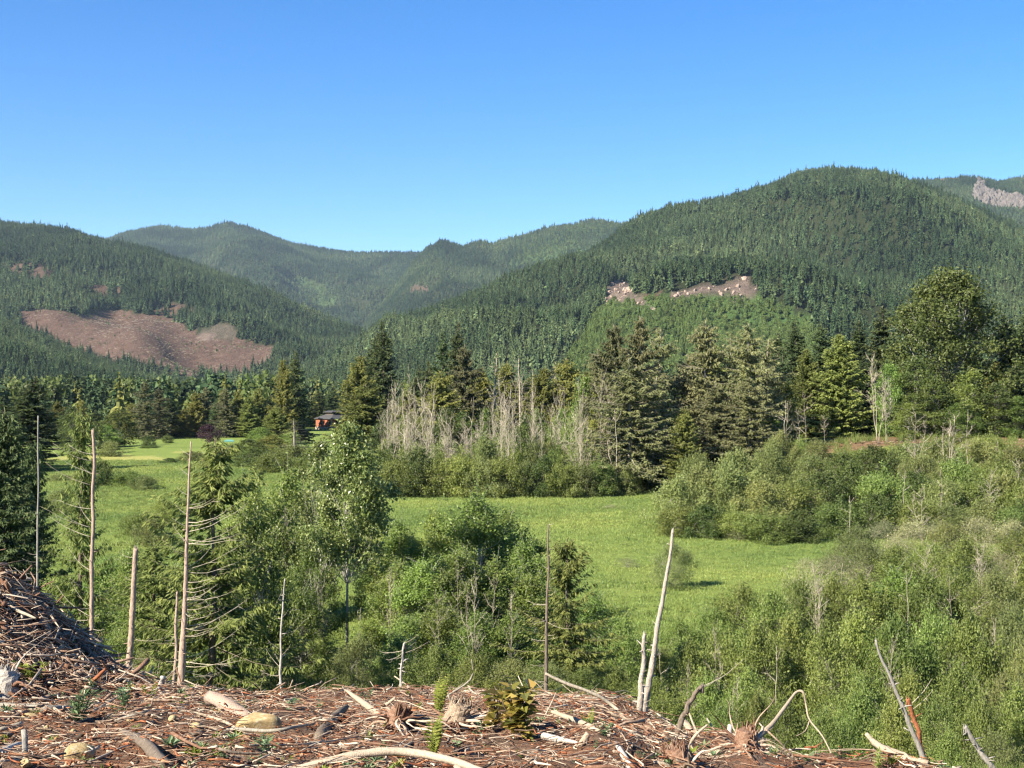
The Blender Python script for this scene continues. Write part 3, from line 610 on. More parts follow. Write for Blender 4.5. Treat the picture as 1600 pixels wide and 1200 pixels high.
FIR = [conifer(101, 26, 5.2, 'fir', whorl=.6, per=8, twig=1.15, ws=.33, step=.23), conifer(102, 26, 4.8, 'fir', whorl=.55, per=8, keep=.9, rough=.35, twig=1.15, ws=.33, step=.23), conifer(103, 26, 5.5, 'fir', whorl=.65, per=8, keep=.9, base=.1, rough=.32, twig=1.2, ws=.33, step=.23)]
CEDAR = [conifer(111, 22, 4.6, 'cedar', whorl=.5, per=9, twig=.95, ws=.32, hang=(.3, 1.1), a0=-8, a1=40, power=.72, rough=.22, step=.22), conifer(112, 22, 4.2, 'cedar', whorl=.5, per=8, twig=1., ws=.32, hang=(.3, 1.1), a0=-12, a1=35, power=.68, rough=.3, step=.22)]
SPR = [conifer(121, 28, 6.5, 'spruce', 'greywood', whorl=.62, per=7, twig=1.15, ws=.25, step=.24, keep=.8, bare=.12, a0=-18, a1=25, sag=.3, rough=.4, wood=.03, hang=(.3, 1.4), base=.05, power=.62),
       conifer(122, 28, 6.0, 'spruce', 'deadwood', whorl=.68, per=6, twig=1.1, ws=.25, step=.24, keep=.7, bare=.18, a0=-15, a1=30, sag=.3, rough=.45, wood=.03, hang=(.3, 1.4), power=.6),
       conifer(123, 28, 6.2, 'brownspruce', 'greywood', whorl=.6, per=7, twig=1.15, ws=.27, step=.23, keep=.85, bare=.08, a0=-18, a1=22, sag=.3, rough=.38, wood=.028, hang=(.3, 1.4), power=.65)]
HEM = [conifer(131, 12, 3.6, 'hemlock', 'bark', whorl=.32, per=6, twig=.58, ws=.26, step=.18, a0=-14, a1=38, sag=.22, keep=.85, rough=.35, hang=(.25, 1.1), wood=.014, base=.05, power=.72),
       conifer(132, 14, 2.4, 'hemlock', 'bark', whorl=.32, per=6, twig=.55, ws=.28, step=.18, a0=-20, a1=40, keep=.8, rough=.5, hang=(.3, 1.2), wood=.014, base=.12, power=.6),
       conifer(133, 14, 3.0, 'fir', 'bark', whorl=.3, per=8, twig=.62, ws=.32, step=.18, a0=-22, a1=36, keep=.95, rough=.4, hang=(.2, 1.), wood=.014, base=.04, power=.62)]
DEADC = [conifer(141, 20, 3., 'brownspruce', 'deadwood', whorl=.55, per=4, keep=.25, bare=.8, wood=.03, a0=-18, a1=15, power=.6, rough=.5, twig=.6), conifer(142, 20, 2.4, 'spruce', 'greywood', whorl=.6, per=4, keep=.2, bare=.85, wood=.03, a0=-25, a1=10, power=.5, rough=.5, twig=.5)]
ALD = [broad(201+i, 12, 3.4, 'alder', 'whitebark', base=.1, ncl=95, nl=180, ls=.22, rc=.12, tr=.0085, stems=1+2*(i % 2), spread=.5, twigs=2, shoots=90) for i in range(4)]
COT = [broad(211, 15, 3.2, 'cotton', 'whitebark', base=.47, ncl=95, nl=190, ls=.22, rc=.12, tr=.0085, lw=.75, top=.86, twigs=1, limb=.16), broad(212, 14, 2.4, 'cotton', 'whitebark', base=.28, ncl=65, nl=130, ls=.21, rc=.13, tr=.0075, lw=.75, top=.88, twigs=1, limb=.16)]
WIL = [broad(221+i, 5, 3.0, 'willow', 'greywood', base=.05, ncl=80, nl=150, ls=.17, rc=.12, stems=6, tr=.009, lw=.5, spread=.75, inner=.5, twigs=2, shoots=90) for i in range(3)]
WIL += [broad(226+i, 5, 3.0, 'olive', 'greywood', base=.06, ncl=80, nl=125, ls=.16, rc=.12, stems=7, tr=.009, lw=.46, spread=.75, inner=.5, twigs=3, shoots=90) for i in range(2)]
WIL += [broad(229, 5, 3.0, 'greyleaf', 'deadwood', base=.08, ncl=75, nl=75, ls=.15, rc=.12, stems=8, tr=.008, lw=.42, spread=.75, twigs=4, bare=.15)]
FWIL = [broad(231+i, 6, 4.2, ('willow', 'olive', 'bigleaf')[i], 'greywood', base=.03, ncl=80, nl=120, ls=.28, rc=.12, stems=5, tr=.008, lw=.55, spread=.7, inner=.45, twigs=1, shoots=60) for i in range(3)]
BIG = [broad(241, 32, 13, 'bigleaf', 'whitebark', base=.06, ncl=210, nl=190, ls=.55, rc=.085, stems=4, tr=.007, lw=.7, spread=.4, inner=.4, twigs=1, top=.92)]
FBR = [broad(245+i, 18, 6, ('alder', 'cedar', 'bigleaf')[i], 'whitebark', base=.1, ncl=95, nl=110, ls=.45, rc=.11, tr=.007, lw=.65, twigs=1) for i in range(3)]
def bare_tree(seed, H=14, R=2.2, nb=16, m='deadwood', stems=1, rise=(.9, 1.8)):
    r = np.random.default_rng(seed); mb = MB()
    for q in range(stems):
        k = 9; f = np.linspace(0, 1, k); hh = H*(1 if q == 0 else r.uniform(.6, .95)); dx, dy = r.normal(0, .05*H, 2)*(1 if stems > 1 else .5)
        P = np.stack([dx*f, dy*f, hh*f], -1)+np.cumsum(r.normal(0, .008*H, (k, 3)), 0)*np.array([1, 1, 0])
        mb.add(*one_tube(P, np.linspace(.0045, .0012, k)*H, 5, r.uniform(.4, .9), .05, 2, r))
        BP = []; BR = []; TP = []; TR = []
        for b in range(int(nb*(1 if q == 0 else .6))):
            ff = r.uniform(.28, .97); p0 = np.array([np.interp(ff, f, P[:, i]) for i in range(3)]); a_ = r.uniform(0, 6.28); L = R*r.uniform(.4, 1.1)*(1.15-.6*ff)
            d = np.array([math.cos(a_), math.sin(a_), r.uniform(*rise)]); pts = [p0]
            for w in range(4): d = nrm(d+r.normal(0, .22, 3)+np.array([0, 0, .12])); pts.append(pts[-1]+d*L/2.4)
            BP.append(pts); BR.append(np.linspace(.0024, .0009, 5)*H)
            for w in range(9):
                i0 = int(r.integers(1, 5)); e = pts[i0]+nrm(r.normal(0, .6, 3)+d)*L*r.uniform(.2, .55); TP.append([pts[i0], (pts[i0]+e)/2+r.normal(0, .04*L, 3), e]); TR.append(np.array([.0014, .001, .0005])*H)
        mb.add(*tubes(np.array(BP), np.array(BR), 4, r.uniform(.3, .95, len(BP)))); mb.add(*tubes(np.array(TP), np.array(TR), 3, r.uniform(.3, .95, len(TP))))
    return ('bare', H, R*1.1, mb.mesh('bare_branches', M[m], True), None)
BARE = [bare_tree(251), bare_tree(252, stems=2), bare_tree(253, nb=24, R=2.6), bare_tree(254, nb=9), bare_tree(255, nb=20, stems=3), bare_tree(256, nb=5, R=1.6)]
GBUSH = [broad(261+i, 4, 2.6, 'greyleaf', 'deadwood', base=.1, ncl=60, nl=45, ls=.15, stems=9, tr=.007, twigs=5, rc=.14, spread=.7, lw=.4) for i in range(2)]
PURP = [broad(271, 10, 5, 'purple', 'bark', base=.15, ncl=80, nl=60, ls=.4, rc=.12, tr=.012)]

# ---------------------------------------------------------------- far edge of the valley (left) and the house
C_fir, C_ced, C_spr = 'dark green fir', 'yellow-green cedar', 'grey lichen-hung spruce'
far = [(75, 470, 640, 20, 0), (92, 480, 628, 20, 3), (108, 470, 632, 22, 1), (128, 490, 626, 18, 3), (152, 490, 640, 18, 0), (205, 500, 630, 18, 4), (228, 480, 596, 22, 5), (247, 490, 606, 18, 5), (268, 500, 622, 20, 0), (290, 500, 640, 22, 3),
       (306, 500, 612, 16, 4), (322, 505, 604, 20, 5), (338, 500, 622, 18, 0), (352, 495, 606, 18, 5), (372, 500, 612, 22, 3), (388, 495, 618, 18, 4), (404, 500, 606, 20, 3), (420, 500, 616, 18, 0), (440, 520, 598, 20, 1), (500, 640, 610, 18, 0), (522, 680, 602, 20, 1), (545, 660, 588, 20, 2), (556, 640, 600, 20, 0), (480, 640, 618, 18, 2)]
row('conifer', FIR[:3]+CEDAR[:2]+[SPR[2]], far, [C_fir, C_fir, C_fir, C_ced, C_ced, 'grey-brown spruce'], 'in the tree line beyond the far field', 'conifer tree')
row('conifer', FIR[:2]+CEDAR[:2], [(460, 440, 548, 26, 0), (444, 430, 562, 22, 2)], ['tall dark fir', 'tall dark fir', 'yellow-green cedar'], 'standing beside the red house', 'conifer tree')
place('cedar', CEDAR[0], 432, 400, 636, 26, 'bushy yellow-green cedar at the field edge beside the red house', 'conifer tree')
place('purple_tree', PURP[0], 325, 425, 664, 20, 'round purple-leaved tree at the edge of the far field')
row('broadleaf_tree', FBR, [(112, 360, 636, 26, 2), (185, 400, 640, 28, 1), (168, 395, 664, 22, 0), (150, 380, 660, 20, 2), (408, 350, 668, 30, 0), (388, 320, 686, 38, 2), (425, 330, 680, 34, 1), (455, 340, 676, 30, 0)], ['green alder', 'yellow-green alder', 'dark green alder'], 'standing about the far field')
row('field_bush', FWIL, [(95, 190, 765, 26, 1), (215, 160, 800, 26, 0), (240, 150, 812, 30, 1), (255, 170, 780, 26, 0), (232, 395, 682, 13, 2), (262, 440, 680, 9, 0), (234, 388, 696, 17, 0), (172, 350, 690, 18, 1), (152, 330, 716, 10, 2), (200, 245, 736, 32, 0), (226, 235, 744, 22, 1), (92, 255, 742, 28, 1), (130, 250, 738, 22, 1), (160, 245, 722, 26, 2), (300, 330, 706, 24, 1), (330, 300, 712, 22, 1), (265, 320, 716, 18, 2), (395, 300, 702, 30, 2), (430, 280, 706, 34, 0), (460, 300, 696, 34, 1), (500, 270, 700, 36, 0), (540, 260, 704, 36, 2)],
    ['bright green bush', 'olive bush', 'dark green bush'], 'dotted over the far field', 'bush')
# log-brown house
def box_mesh(x0, x1, y0, y1, z0, z1):
    V = [(x, y, z) for z in (z0, z1) for y in (y0, y1) for x in (x0, x1)]
    Q = [(0, 2, 3, 1), (4, 5, 7, 6), (0, 1, 5, 4), (2, 6, 7, 3), (0, 4, 6, 2), (1, 3, 7, 5)]
    return V, [t for q in Q for t in ((q[0], q[1], q[2]), (q[0], q[2], q[3]))]
def plain(name, c, rough=.7):
    m, n, l, b = mat(name); tc = n.new('ShaderNodeTexCoord'); no = n.new('ShaderNodeTexNoise'); no.inputs['Scale'].default_value = 3; no.inputs['Detail'].default_value = 5
    l.new(tc.outputs['Object'], no.inputs[0]); r = ramp(n, [(.3, tuple(q*.75 for q in c)), (.7, c)]); l.new(no.outputs[0], r.inputs[0]); l.new(r.outputs[0], b.inputs['Base Color']); b.inputs['Roughness'].default_value = rough
    return m
M['redwall'] = plain('orange_red_siding', (0.322, 0.100, 0.046)); M['roof'] = plain('grey_shingle', (0.054, 0.054, 0.055)); M['post'] = plain('pale_post_wood', (0.307, 0.222, 0.147)); M['pane'] = plain('dark_pane', (0.013, 0.013, 0.017), .15)
M['basewall'] = plain('pale_base_wall', (0.385, 0.315, 0.252)); M['turq'] = plain('turquoise_sheet', (0.098, 0.269, 0.245), .5)
hx, hy, hz = at(522, 600)
house = bpy.data.objects.new('house', None); C.objects.link(house); house.location = (hx, hy, hz); house.rotation_euler = (0, 0, math.radians(42)); house.scale = (1.28, 1.25, 1.02)
tag(house, 'orange-red house with grey two-tier roof and porch among the firs', 'house')
def hpart(name, boxes, m, parent=house):
    mb = MB()
    for b_ in boxes: mb.add(*box_mesh(*b_))
    return obj(name, mb.mesh(name, M[m]), parent)
hz2 = 1.2
hpart('base_wall', [(-4.6, 4.6, -2.6, 4.6, -.5, hz2)], 'basewall')
hpart('wall', [(-4.5, 4.5, -2.5, 4.5, hz2, hz2+3.6)], 'redwall')
hpart('porch_floor', [(-4.6, 5.0, -5.2, -2.6, hz2-.4, hz2)], 'post')
for x in (-4.3, -1.4, 1.6, 4.6): hpart('post', [(x-.22, x+.22, -5.1, -4.66, hz2, hz2+3.35)], 'post')
for x in (-3.4, -.3, 2.6):
    w_ = hpart('window', [(x-.75, x+.75, -2.62, -2.5, hz2+1, hz2+2.5)], 'post'); hpart('pane', [(x-.62, x+.62, -2.66, -2.625, hz2+1.12, hz2+2.38)], 'pane', w_)
w_ = hpart('window', [(-4.62, -4.5, .4, 1.8, hz2+1, hz2+2.4)], 'post'); hpart('pane', [(-4.66, -4.625, .52, 1.68, hz2+1.1, hz2+2.3)], 'pane', w_)
def hip(x0, x1, y0, y1, z0, rise, over, ridge=.3):
    x0 -= over; x1 += over; y0 -= over; y1 += over; cx, cy = (x0+x1)/2, (y0+y1)/2; rx_, ry_ = (x1-x0)*ridge/2, (y1-y0)*ridge/2
    V = [(x0, y0, z0), (x1, y0, z0), (x1, y1, z0), (x0, y1, z0), (x0, y0, z0+.25), (x1, y0, z0+.25), (x1, y1, z0+.25), (x0, y1, z0+.25), (cx-rx_, cy-ry_, z0+rise), (cx+rx_, cy-ry_, z0+rise), (cx+rx_, cy+ry_, z0+rise), (cx-rx_, cy+ry_, z0+rise)]
    Q = [(0, 3, 2, 1), (0, 1, 5, 4), (1, 2, 6, 5), (2, 3, 7, 6), (3, 0, 4, 7), (4, 5, 9, 8), (5, 6, 10, 9), (6, 7, 11, 10), (7, 4, 8, 11), (8, 9, 10, 11)]
    return V, [t for q in Q for t in ((q[0], q[1], q[2]), (q[0], q[2], q[3]))]
rf = obj('roof', MB().add(*hip(-4.6, 5, -5.2, 4.6, hz2+3.3, 2.0, .35, .45)).mesh('roof', M['roof']), house)
hpart('clerestory', [(-2.1, 2.3, -2.2, 1.7, hz2+4.6, hz2+6.1)], 'post', rf)
hpart('clerestory_pane', [(-1.7, 1.9, -2.26, -2.203, hz2+5.15, hz2+5.85)], 'pane', rf)
obj('upper_roof', MB().add(*hip(-2.1, 2.3, -2.2, 1.7, hz2+6.1, .8, .8, .5)).mesh('upper_roof', M['roof']), rf)
X, Y, z = at(358, 450); V, T = hip(-1.6, 1.6, -.5, .5, 0, .7, .1, .6); tag(obj('upturned_boat', MB().add(V, T).mesh('upturned_boat', M['turq']), None, (X, Y, z), .2), 'small turquoise hull lying in the far field by the purple tree', 'boat')
place('dead_spruce', DEADC[1], 462, 300, 655, 26, 'grey bare dead spruce in front of the red house', 'dead tree')

# ---------------------------------------------------------------- middle tree line behind the meadow
row('conifer', FIR, [(602, 330, 500, 30, 0), (585, 335, 520, 32, 1), (694, 345, 514, 26, 2), (712, 340, 502, 26, 0), (650, 380, 570, 24, 1), (668, 360, 560, 22, 2), (740, 330, 572, 24, 2)], 'tall dark fir', 'behind the bleached alders', 'conifer tree')
row('cedar', CEDAR, [(562, 315, 556, 39, 0), (575, 305, 600, 42, 1), (690, 290, 580, 39, 1), (750, 310, 580, 36, 0), (790, 315, 565, 34, 1), (850, 300, 575, 39, 0), (885, 300, 560, 39, 1), (915, 290, 580, 36, 0), (830, 320, 590, 34, 1), (640, 300, 610, 39, 1)], 'yellow-green cedar', 'behind the bleached alders', 'conifer tree')
row('spruce', SPR+DEADC, [(724, 300, 538, 38, 2), (772, 305, 552, 26, 3), (815, 300, 558, 26, 3), (838, 300, 578, 24, 4), (865, 305, 566, 22, 3)], ['brown-green spruce', 'brown-green spruce', 'brown-green spruce', 'half-dead tan spruce', 'half-dead tan spruce'], 'behind the bleached alders', 'conifer tree')
row('spruce', SPR, [(935, 250, 545, 34, 0), (962, 240, 503, 50, 2), (1002, 238, 490, 48, 2), (1030, 245, 512, 42, 1), (985, 226, 560, 70, 0), (1100, 240, 500, 46, 2), (1078, 244, 556, 40, 2), (1168, 236, 506, 50, 0), (1138, 240, 528, 40, 1), (1200, 245, 530, 40, 1), (1020, 230, 590, 50, 1), (1170, 228, 590, 46, 0), (1120, 232, 600, 40, 2)],
    ['olive-grey lichen-hung spruce', 'thin grey spruce', 'dull brown-green spruce'], 'in the clump beside the meadow', 'conifer tree')
place('cedar', CEDAR[0], 1068, 224, 638, 30, 'small bright green cedar in front of the brown spruces', 'conifer tree')
row('broadleaf_tree', FBR, [(915, 250, 590, 34, 0), (940, 244, 600, 28, 1), (760, 270, 640, 30, 0), (700, 270, 640, 30, 2), (660, 280, 650, 28, 1), (880, 262, 640, 30, 0), (820, 262, 650, 30, 2), (1220, 250, 590, 30, 1), (1205, 240, 640, 26, 0), (620, 270, 660, 28, 0)], ['bright green alder', 'yellow-green alder', 'dark green alder'], 'among the spruces and bleached alders')
row('broadleaf_tree', FBR, [(596+i*30+pr.uniform(-10, 10), pr.uniform(268, 296), 646+pr.uniform(-26, 34), pr.uniform(24, 34)) for i in range(22)], ['green alder', 'yellow-green alder', 'dark green alder'], 'in the leafy understory of the middle wood')
row('conifer', CEDAR+FIR, [(930+i*27+pr.uniform(-10, 10), pr.uniform(262, 300), 560+pr.uniform(-36, 44), pr.uniform(28, 38)) for i in range(13)], ['yellow-green cedar', 'olive cedar', 'dark fir', 'dark fir', 'dark fir'], 'filling the wood behind the tall clump', 'conifer tree')
row('leafy_bush', FWIL, [(600+i*23+pr.uniform(-9, 9), pr.uniform(224, 250), 700+pr.uniform(-18, 12), pr.uniform(16, 26), pr.choice([0, 1, 1, 2])) for i in range(15)], ['light green bush', 'olive bush', 'dark green bush'], 'growing up between the bleached alders', 'bush')
bares = [(598+i*4.3+pr.uniform(-8, 8), pr.uniform(222, 268), 628-14*math.sin(i*.17)+pr.uniform(-30, 62)-(14 if i > 55 else 0), pr.uniform(12, 22)) for i in range(84)]
row('dead_alder', BARE, bares, 'bleached leafless alder', 'in the pale dead stand behind the meadow', 'dead tree')
row('dead_alder', BARE, [(955, 222, 690, 22), (965, 221, 640, 20), (1165+20, 232, 610, 16), (1228, 226, 625, 20), (1252, 228, 640, 16), (1262, 230, 615, 20)], 'white leafless alder', 'leaning beside the spruce clump', 'dead tree')
row('willow', FWIL, [(598, 226, 708, 34, 2), (625, 220, 714, 36, 0), (655, 219, 706, 38, 2), (690, 218, 716, 36, 0), (722, 218, 708, 38, 0), (752, 217, 720, 34, 1), (785, 218, 712, 36, 0), (820, 219, 724, 32, 1), (850, 218, 716, 34, 2), (880, 218, 722, 32, 0), (910, 218, 728, 30, 1), (938, 220, 720, 26, 0), (700, 232, 690, 34, 1), (780, 232, 686, 36, 1), (860, 232, 692, 34, 1), (640, 234, 694, 30, 1), (560, 232, 712, 34, 0), (580, 244, 690, 30, 2), (975, 222, 735, 24, 1)], ['leafy green willow', 'olive willow', 'dark green willow'], 'along the far edge of the meadow', 'bush')
# bench on the right: cottonwood and conifers
place('cottonwood', BIG[0], 1482, 268, 414, 108, 'huge spreading cottonwood above the slash bank', 'tree')
row('conifer', FIR+CEDAR, [(1310, 258, 522, 44, 3), (1245, 275, 500, 34, 0), (1262, 262, 545, 30, 3), (1285, 285, 505, 34, 1), (1340, 290, 500, 38, 0), (1375, 285, 478, 40, 2), (1400, 275, 520, 36, 1), (1575, 275, 490, 40, 0), (1602, 270, 470, 40, 2), (1640, 280, 480, 42, 1), (1350, 270, 560, 34, 2), (1550, 262, 560, 36, 4), (1590, 256, 570, 36, 1), (1410, 262, 575, 30, 4), (1220, 290, 520, 30, 1)],
    [C_fir, C_fir, C_fir, 'broad bright green cedar', 'olive cedar'], 'in the wood above the slash bank', 'conifer tree')
row('broadleaf_tree', FBR, [(1430, 255, 560, 44, 2), (1460, 250, 590, 46, 2), (1520, 252, 580, 44, 0), (1390, 255, 570, 30, 0), (1555, 250, 600, 38, 2), (1420, 246, 630, 30, 0), (1500, 246, 630, 34, 0), (1590, 248, 620, 34, 0)], ['green alder', 'olive alder', 'dark green alder'], 'under the huge cottonwood')
row('dead_alder', BARE, [(1225, 224, 630, 20), (1372, 236, 560, 22), (1385, 234, 600, 18), (1430, 206, 646, 26), (1480, 204, 650, 26), (1512, 200, 646, 26), (1560, 206, 690, 18), (1590, 190, 720, 20), (1288, 240, 650, 14)], 'white leafless alder', 'standing in front of the slash bank', 'dead tree')
# willows over the right half
row('bank_bush', FWIL, [(1205+i*21+pr.uniform(-8, 8), pr.uniform(208, 236), (690 if not (4 <= i <= 8 or i >= 17) else 704)+pr.uniform(-14, 10), pr.uniform(18, 30), pr.choice([0, 1, 1])) for i in range(20)], ['light green bush', 'olive bush', 'olive bush'], 'on the brushy slash bank', 'bush')
w1 = 'of the willow thicket below the slash bank'
row('willow', FWIL+WIL[3:], [(1058, 168, 748, 40, 1), (1098, 172, 732, 44, 1), (1140, 170, 728, 44, 1), (1060, 160, 790, 34, 0), (1100, 158, 792, 36, 2), (1145, 158, 796, 40, 0), (1190, 168, 752, 44, 1), (1200, 154, 800, 44, 0), (1245, 172, 750, 44, 0), (1250, 154, 800, 40, 2), (1290, 178, 742, 44, 2), (1330, 182, 726, 46, 2), (1380, 176, 735, 48, 0), (1430, 178, 742, 46, 2), (1310, 160, 784, 46, 0), (1370, 160, 776, 48, 2), (1425, 158, 780, 46, 0), (1475, 170, 752, 44, 1), (1520, 172, 745, 44, 0), (1570, 172, 742, 44, 1), (1610, 170, 746, 40, 0), (1590, 152, 790, 44, 0), (1540, 155, 786, 46, 1), (1480, 156, 790, 44, 4)],
    ['leafy green willow', 'tawny olive willow', 'dark green willow', 'olive willow', 'olive willow', 'grey twiggy willow'], w1, 'bush')
row('willow', FWIL+WIL[3:], [(1090, 205, 712, 36, 1), (1150, 205, 706, 40, 1), (1205, 208, 704, 36, 1), (1265, 208, 712, 38, 1), (1320, 204, 710, 34, 2), (1365, 206, 700, 38, 2), (1420, 210, 694, 38, 1), (1470, 208, 690, 40, 1), (1530, 208, 690, 38, 1), (1585, 205, 700, 36, 1), (1440, 196, 712, 40, 4), (1500, 194, 714, 40, 0), (1560, 192, 718, 40, 0)],
    ['leafy green bush', 'tawny olive bush', 'dark green bush', 'olive bush', 'olive bush', 'grey bush'], 'on the slope up to the slash bank', 'bush')
row('willow', WIL, [(1335, 128, 826, 44, 3), (1380, 132, 812, 42, 5), (1430, 130, 812, 46, 5), (1480, 128, 822, 46, 4), (1530, 132, 806, 42, 5), (1580, 130, 810, 46, 5), (1610, 126, 820, 40, 2), (1260, 112, 872, 40, 5), (1305, 110, 866, 44, 5), (1350, 112, 850, 46, 3), (1400, 110, 858, 48, 0), (1450, 112, 848, 46, 1), (1505, 108, 846, 52, 2), (1560, 110, 862, 46, 5), (1605, 108, 870, 44, 0)],
    ['leafy green willow', 'green willow', 'bright green willow', 'olive willow', 'olive willow', 'grey twiggy willow'], 'behind the near thicket', 'bush')
row('willow', WIL+ALD[:2], [(975, 76, 975, 40, 0), (1010, 80, 1000, 40, 1), (1060, 82, 975, 46, 0), (1110, 84, 950, 48, 1), (1160, 86, 920, 52, 0), (1205, 84, 930, 50, 2), (1250, 86, 905, 50, 1), (1300, 88, 912, 52, 0), (1350, 86, 905, 54, 2), (1400, 88, 895, 54, 6), (1450, 86, 905, 54, 0), (1500, 88, 890, 54, 1), (1550, 86, 900, 54, 4), (1600, 88, 890, 52, 2)],
    ['leafy green willow', 'green willow', 'bright green willow', 'olive willow', 'olive willow', 'grey twiggy willow', 'bright green alder', 'green alder'], 'in the second rank of the near thicket', 'bush')
row('willow', WIL[:5]+ALD[:2], [(930, 66, 1020, 44, 1), (1075, 66, 1010, 54, 0), (1125, 68, 990, 56, 1), (1180, 66, 985, 56, 2), (1235, 68, 975, 58, 0), (1290, 66, 985, 58, 1), (1345, 68, 960, 60, 2), (1400, 66, 975, 60, 0), (1460, 68, 960, 60, 1), (1520, 66, 970, 60, 2), (1580, 68, 960, 60, 4), (1620, 64, 990, 50, 3), (1110, 60, 1060, 50, 2), (1170, 60, 1055, 50, 0), (1340, 60, 1050, 54, 1), (1420, 60, 1060, 54, 2), (1500, 60, 1050, 56, 0), (1570, 60, 1060, 56, 3)],
    ['leafy green willow', 'green willow', 'bright green willow', 'olive willow', 'olive willow', 'bright alder'], 'in the front rank of the near thicket', 'bush')
row('willow', WIL[:4], [(1225, 44, 1105, 46, 0), (1290, 42, 1110, 50, 1), (1345, 46, 1085, 54, 2), (1400, 42, 1110, 50, 0), (1465, 44, 1095, 54, 1), (1530, 42, 1100, 54, 2), (1590, 44, 1085, 54, 0), (1130, 48, 1105, 40, 1), (1180, 50, 1090, 44, 2), (1560, 34, 1150, 44, 3), (1480, 36, 1150, 40, 2)], ['leafy green willow', 'green willow', 'bright green willow', 'olive willow'], 'nearest the slash at the low end', 'bush')
row('dead_sapling', BARE, [(1030, 64, 1010, 20), (1075, 62, 1040, 16), (1120, 64, 985, 20), (1150, 58, 1060, 18), (1215, 62, 1010, 22), (1280, 84, 890, 22), (1310, 90, 880, 22), (1350, 86, 890, 20), (1420, 84, 890, 18), (1445, 100, 850, 24), (1490, 84, 900, 20), (1530, 100, 850, 22), (1555, 66, 975, 20), (1585, 90, 870, 22), (1390, 64, 1000, 20), (1330, 150, 775, 18), (1440, 150, 765, 22), (1470, 165, 735, 22), (1410, 165, 735, 18), (1545, 165, 735, 20)], 'thin grey leafless stem', 'poking out of the willow thicket', 'dead tree')
place('willow', WIL[4], 1052, 117, 852, 38, 'lone grey-green bush standing in the open meadow', 'bush')
row('grey_bush', GBUSH, [(955, 196, 788, 16), (1275, 100, 905, 42), (1250, 98, 915, 30), (1345, 104, 880, 30), (1570, 100, 880, 36), (1180, 158, 820, 22), (1155, 156, 822, 22), (1460, 132, 816, 34), (1410, 128, 824, 34)], 'bare grey twiggy bush', 'among the willows', 'bush')
place('reed_clump', GBUSH[1], 982, 131, 872, 20, 'low dark reed clump in the open meadow', 'reeds')

# ---------------------------------------------------------------- thicket between the slash and the meadow (left and middle)
row('conifer', HEM, [(6, 104, 640, 56, 2), (52, 108, 690, 28, 2), (30, 112, 720, 50, 2)], 'dark drooping hemlock', 'at the left end behind the root pile', 'conifer tree')
place('fir', FIR[1], 46, 290, 588, 48, 'dark pointed fir rising behind the drooping hemlocks', 'conifer tree')
place('fir', FIR[0], 10, 300, 620, 40, 'yellow-lit fir beside the dark pointed fir', 'conifer tree')
place('hemlock', HEM[1], 126, 72, 645, 44, 'thin ragged hemlock behind the pale snag by the root pile', 'conifer tree')
place('hemlock', HEM[0], 330, 60, 686, 118, 'wide yellow-green hemlock behind the tall branchy snag', 'conifer tree')
place('alder', ALD[1], 395, 70, 800, 60, 'light green alder leaning out beside the wide hemlock')
place('cedar', HEM[0], 885, 62, 842, 74, 'young cedar with drooping sprays behind the thin pole', 'conifer tree')
place('hemlock', HEM[1], 240, 70, 850, 60, 'ragged hemlock between the two pink snags', 'conifer tree')
place('cottonwood', COT[0], 543, 86, 664, 62, 'tall slender cottonwood with pale trunk and glinting leaves')
place('cottonwood', COT[1], 499, 92, 690, 44, 'thinner pale-trunked cottonwood beside the tall one')
row('alder', ALD+WIL[:1], [(95, 96, 905, 48, 1), (165, 90, 880, 52, 0), (205, 84, 860, 44, 3), (150, 76, 930, 50, 1), (210, 72, 940, 46, 2), (395, 98, 768, 56, 0), (450, 102, 742, 58, 2), (430, 86, 830, 56, 1), (400, 80, 870, 56, 3), (480, 84, 860, 44, 1), (470, 78, 930, 50, 0), (590, 104, 812, 40, 1), (625, 98, 820, 52, 2), (680, 100, 806, 54, 0), (745, 94, 778, 74, 2), (790, 98, 806, 58, 0), (825, 92, 850, 46, 1), (622, 84, 890, 50, 0), (655, 82, 880, 56, 3), (715, 82, 868, 60, 1), (775, 84, 880, 60, 2), (830, 84, 900, 50, 3), (690, 74, 950, 56, 0), (750, 72, 960, 54, 1), (800, 72, 960, 52, 2), (640, 74, 965, 46, 3), (930, 78, 935, 44, 0), (960, 84, 950, 36, 2), (350, 78, 900, 50, 3), (410, 70, 960, 50, 2), (300, 86, 850, 50, 1)],
    ['leafy green alder', 'bright green alder', 'fresh green alder', 'green multi-stemmed alder', 'green willow'], 'in the alder thicket in front of the meadow')
row('understory_bush', WIL, [(120, 70, 980, 50, 0), (180, 66, 1000, 50, 2), (240, 64, 1010, 46, 3), (430, 64, 1020, 46, 3), (560, 68, 1000, 44, 4), (620, 66, 1005, 46, 0), (680, 64, 1015, 46, 2), (740, 62, 1025, 48, 1), (800, 62, 1030, 46, 3), (860, 60, 1040, 44, 4), (910, 60, 1050, 44, 0), (960, 62, 1050, 44, 2), (1020, 60, 1060, 44, 1), (350, 62, 1030, 44, 4)], ['low green bush', 'low green bush', 'low bright bush', 'low olive bush', 'low olive bush', 'low grey bush'], 'along the foot of the alder thicket', 'bush')
row('bare_sapling', BARE, [(690, 70, 925, 22), (740, 70, 905, 26), (765, 72, 900, 24), (720, 76, 880, 20), (640, 66, 990, 34), (560, 72, 950, 20), (455, 92, 800, 20), (505, 80, 890, 18), (610, 78, 900, 20), (800, 70, 930, 20)], 'thin white-stemmed dead sapling', 'inside the alder thicket', 'dead tree')

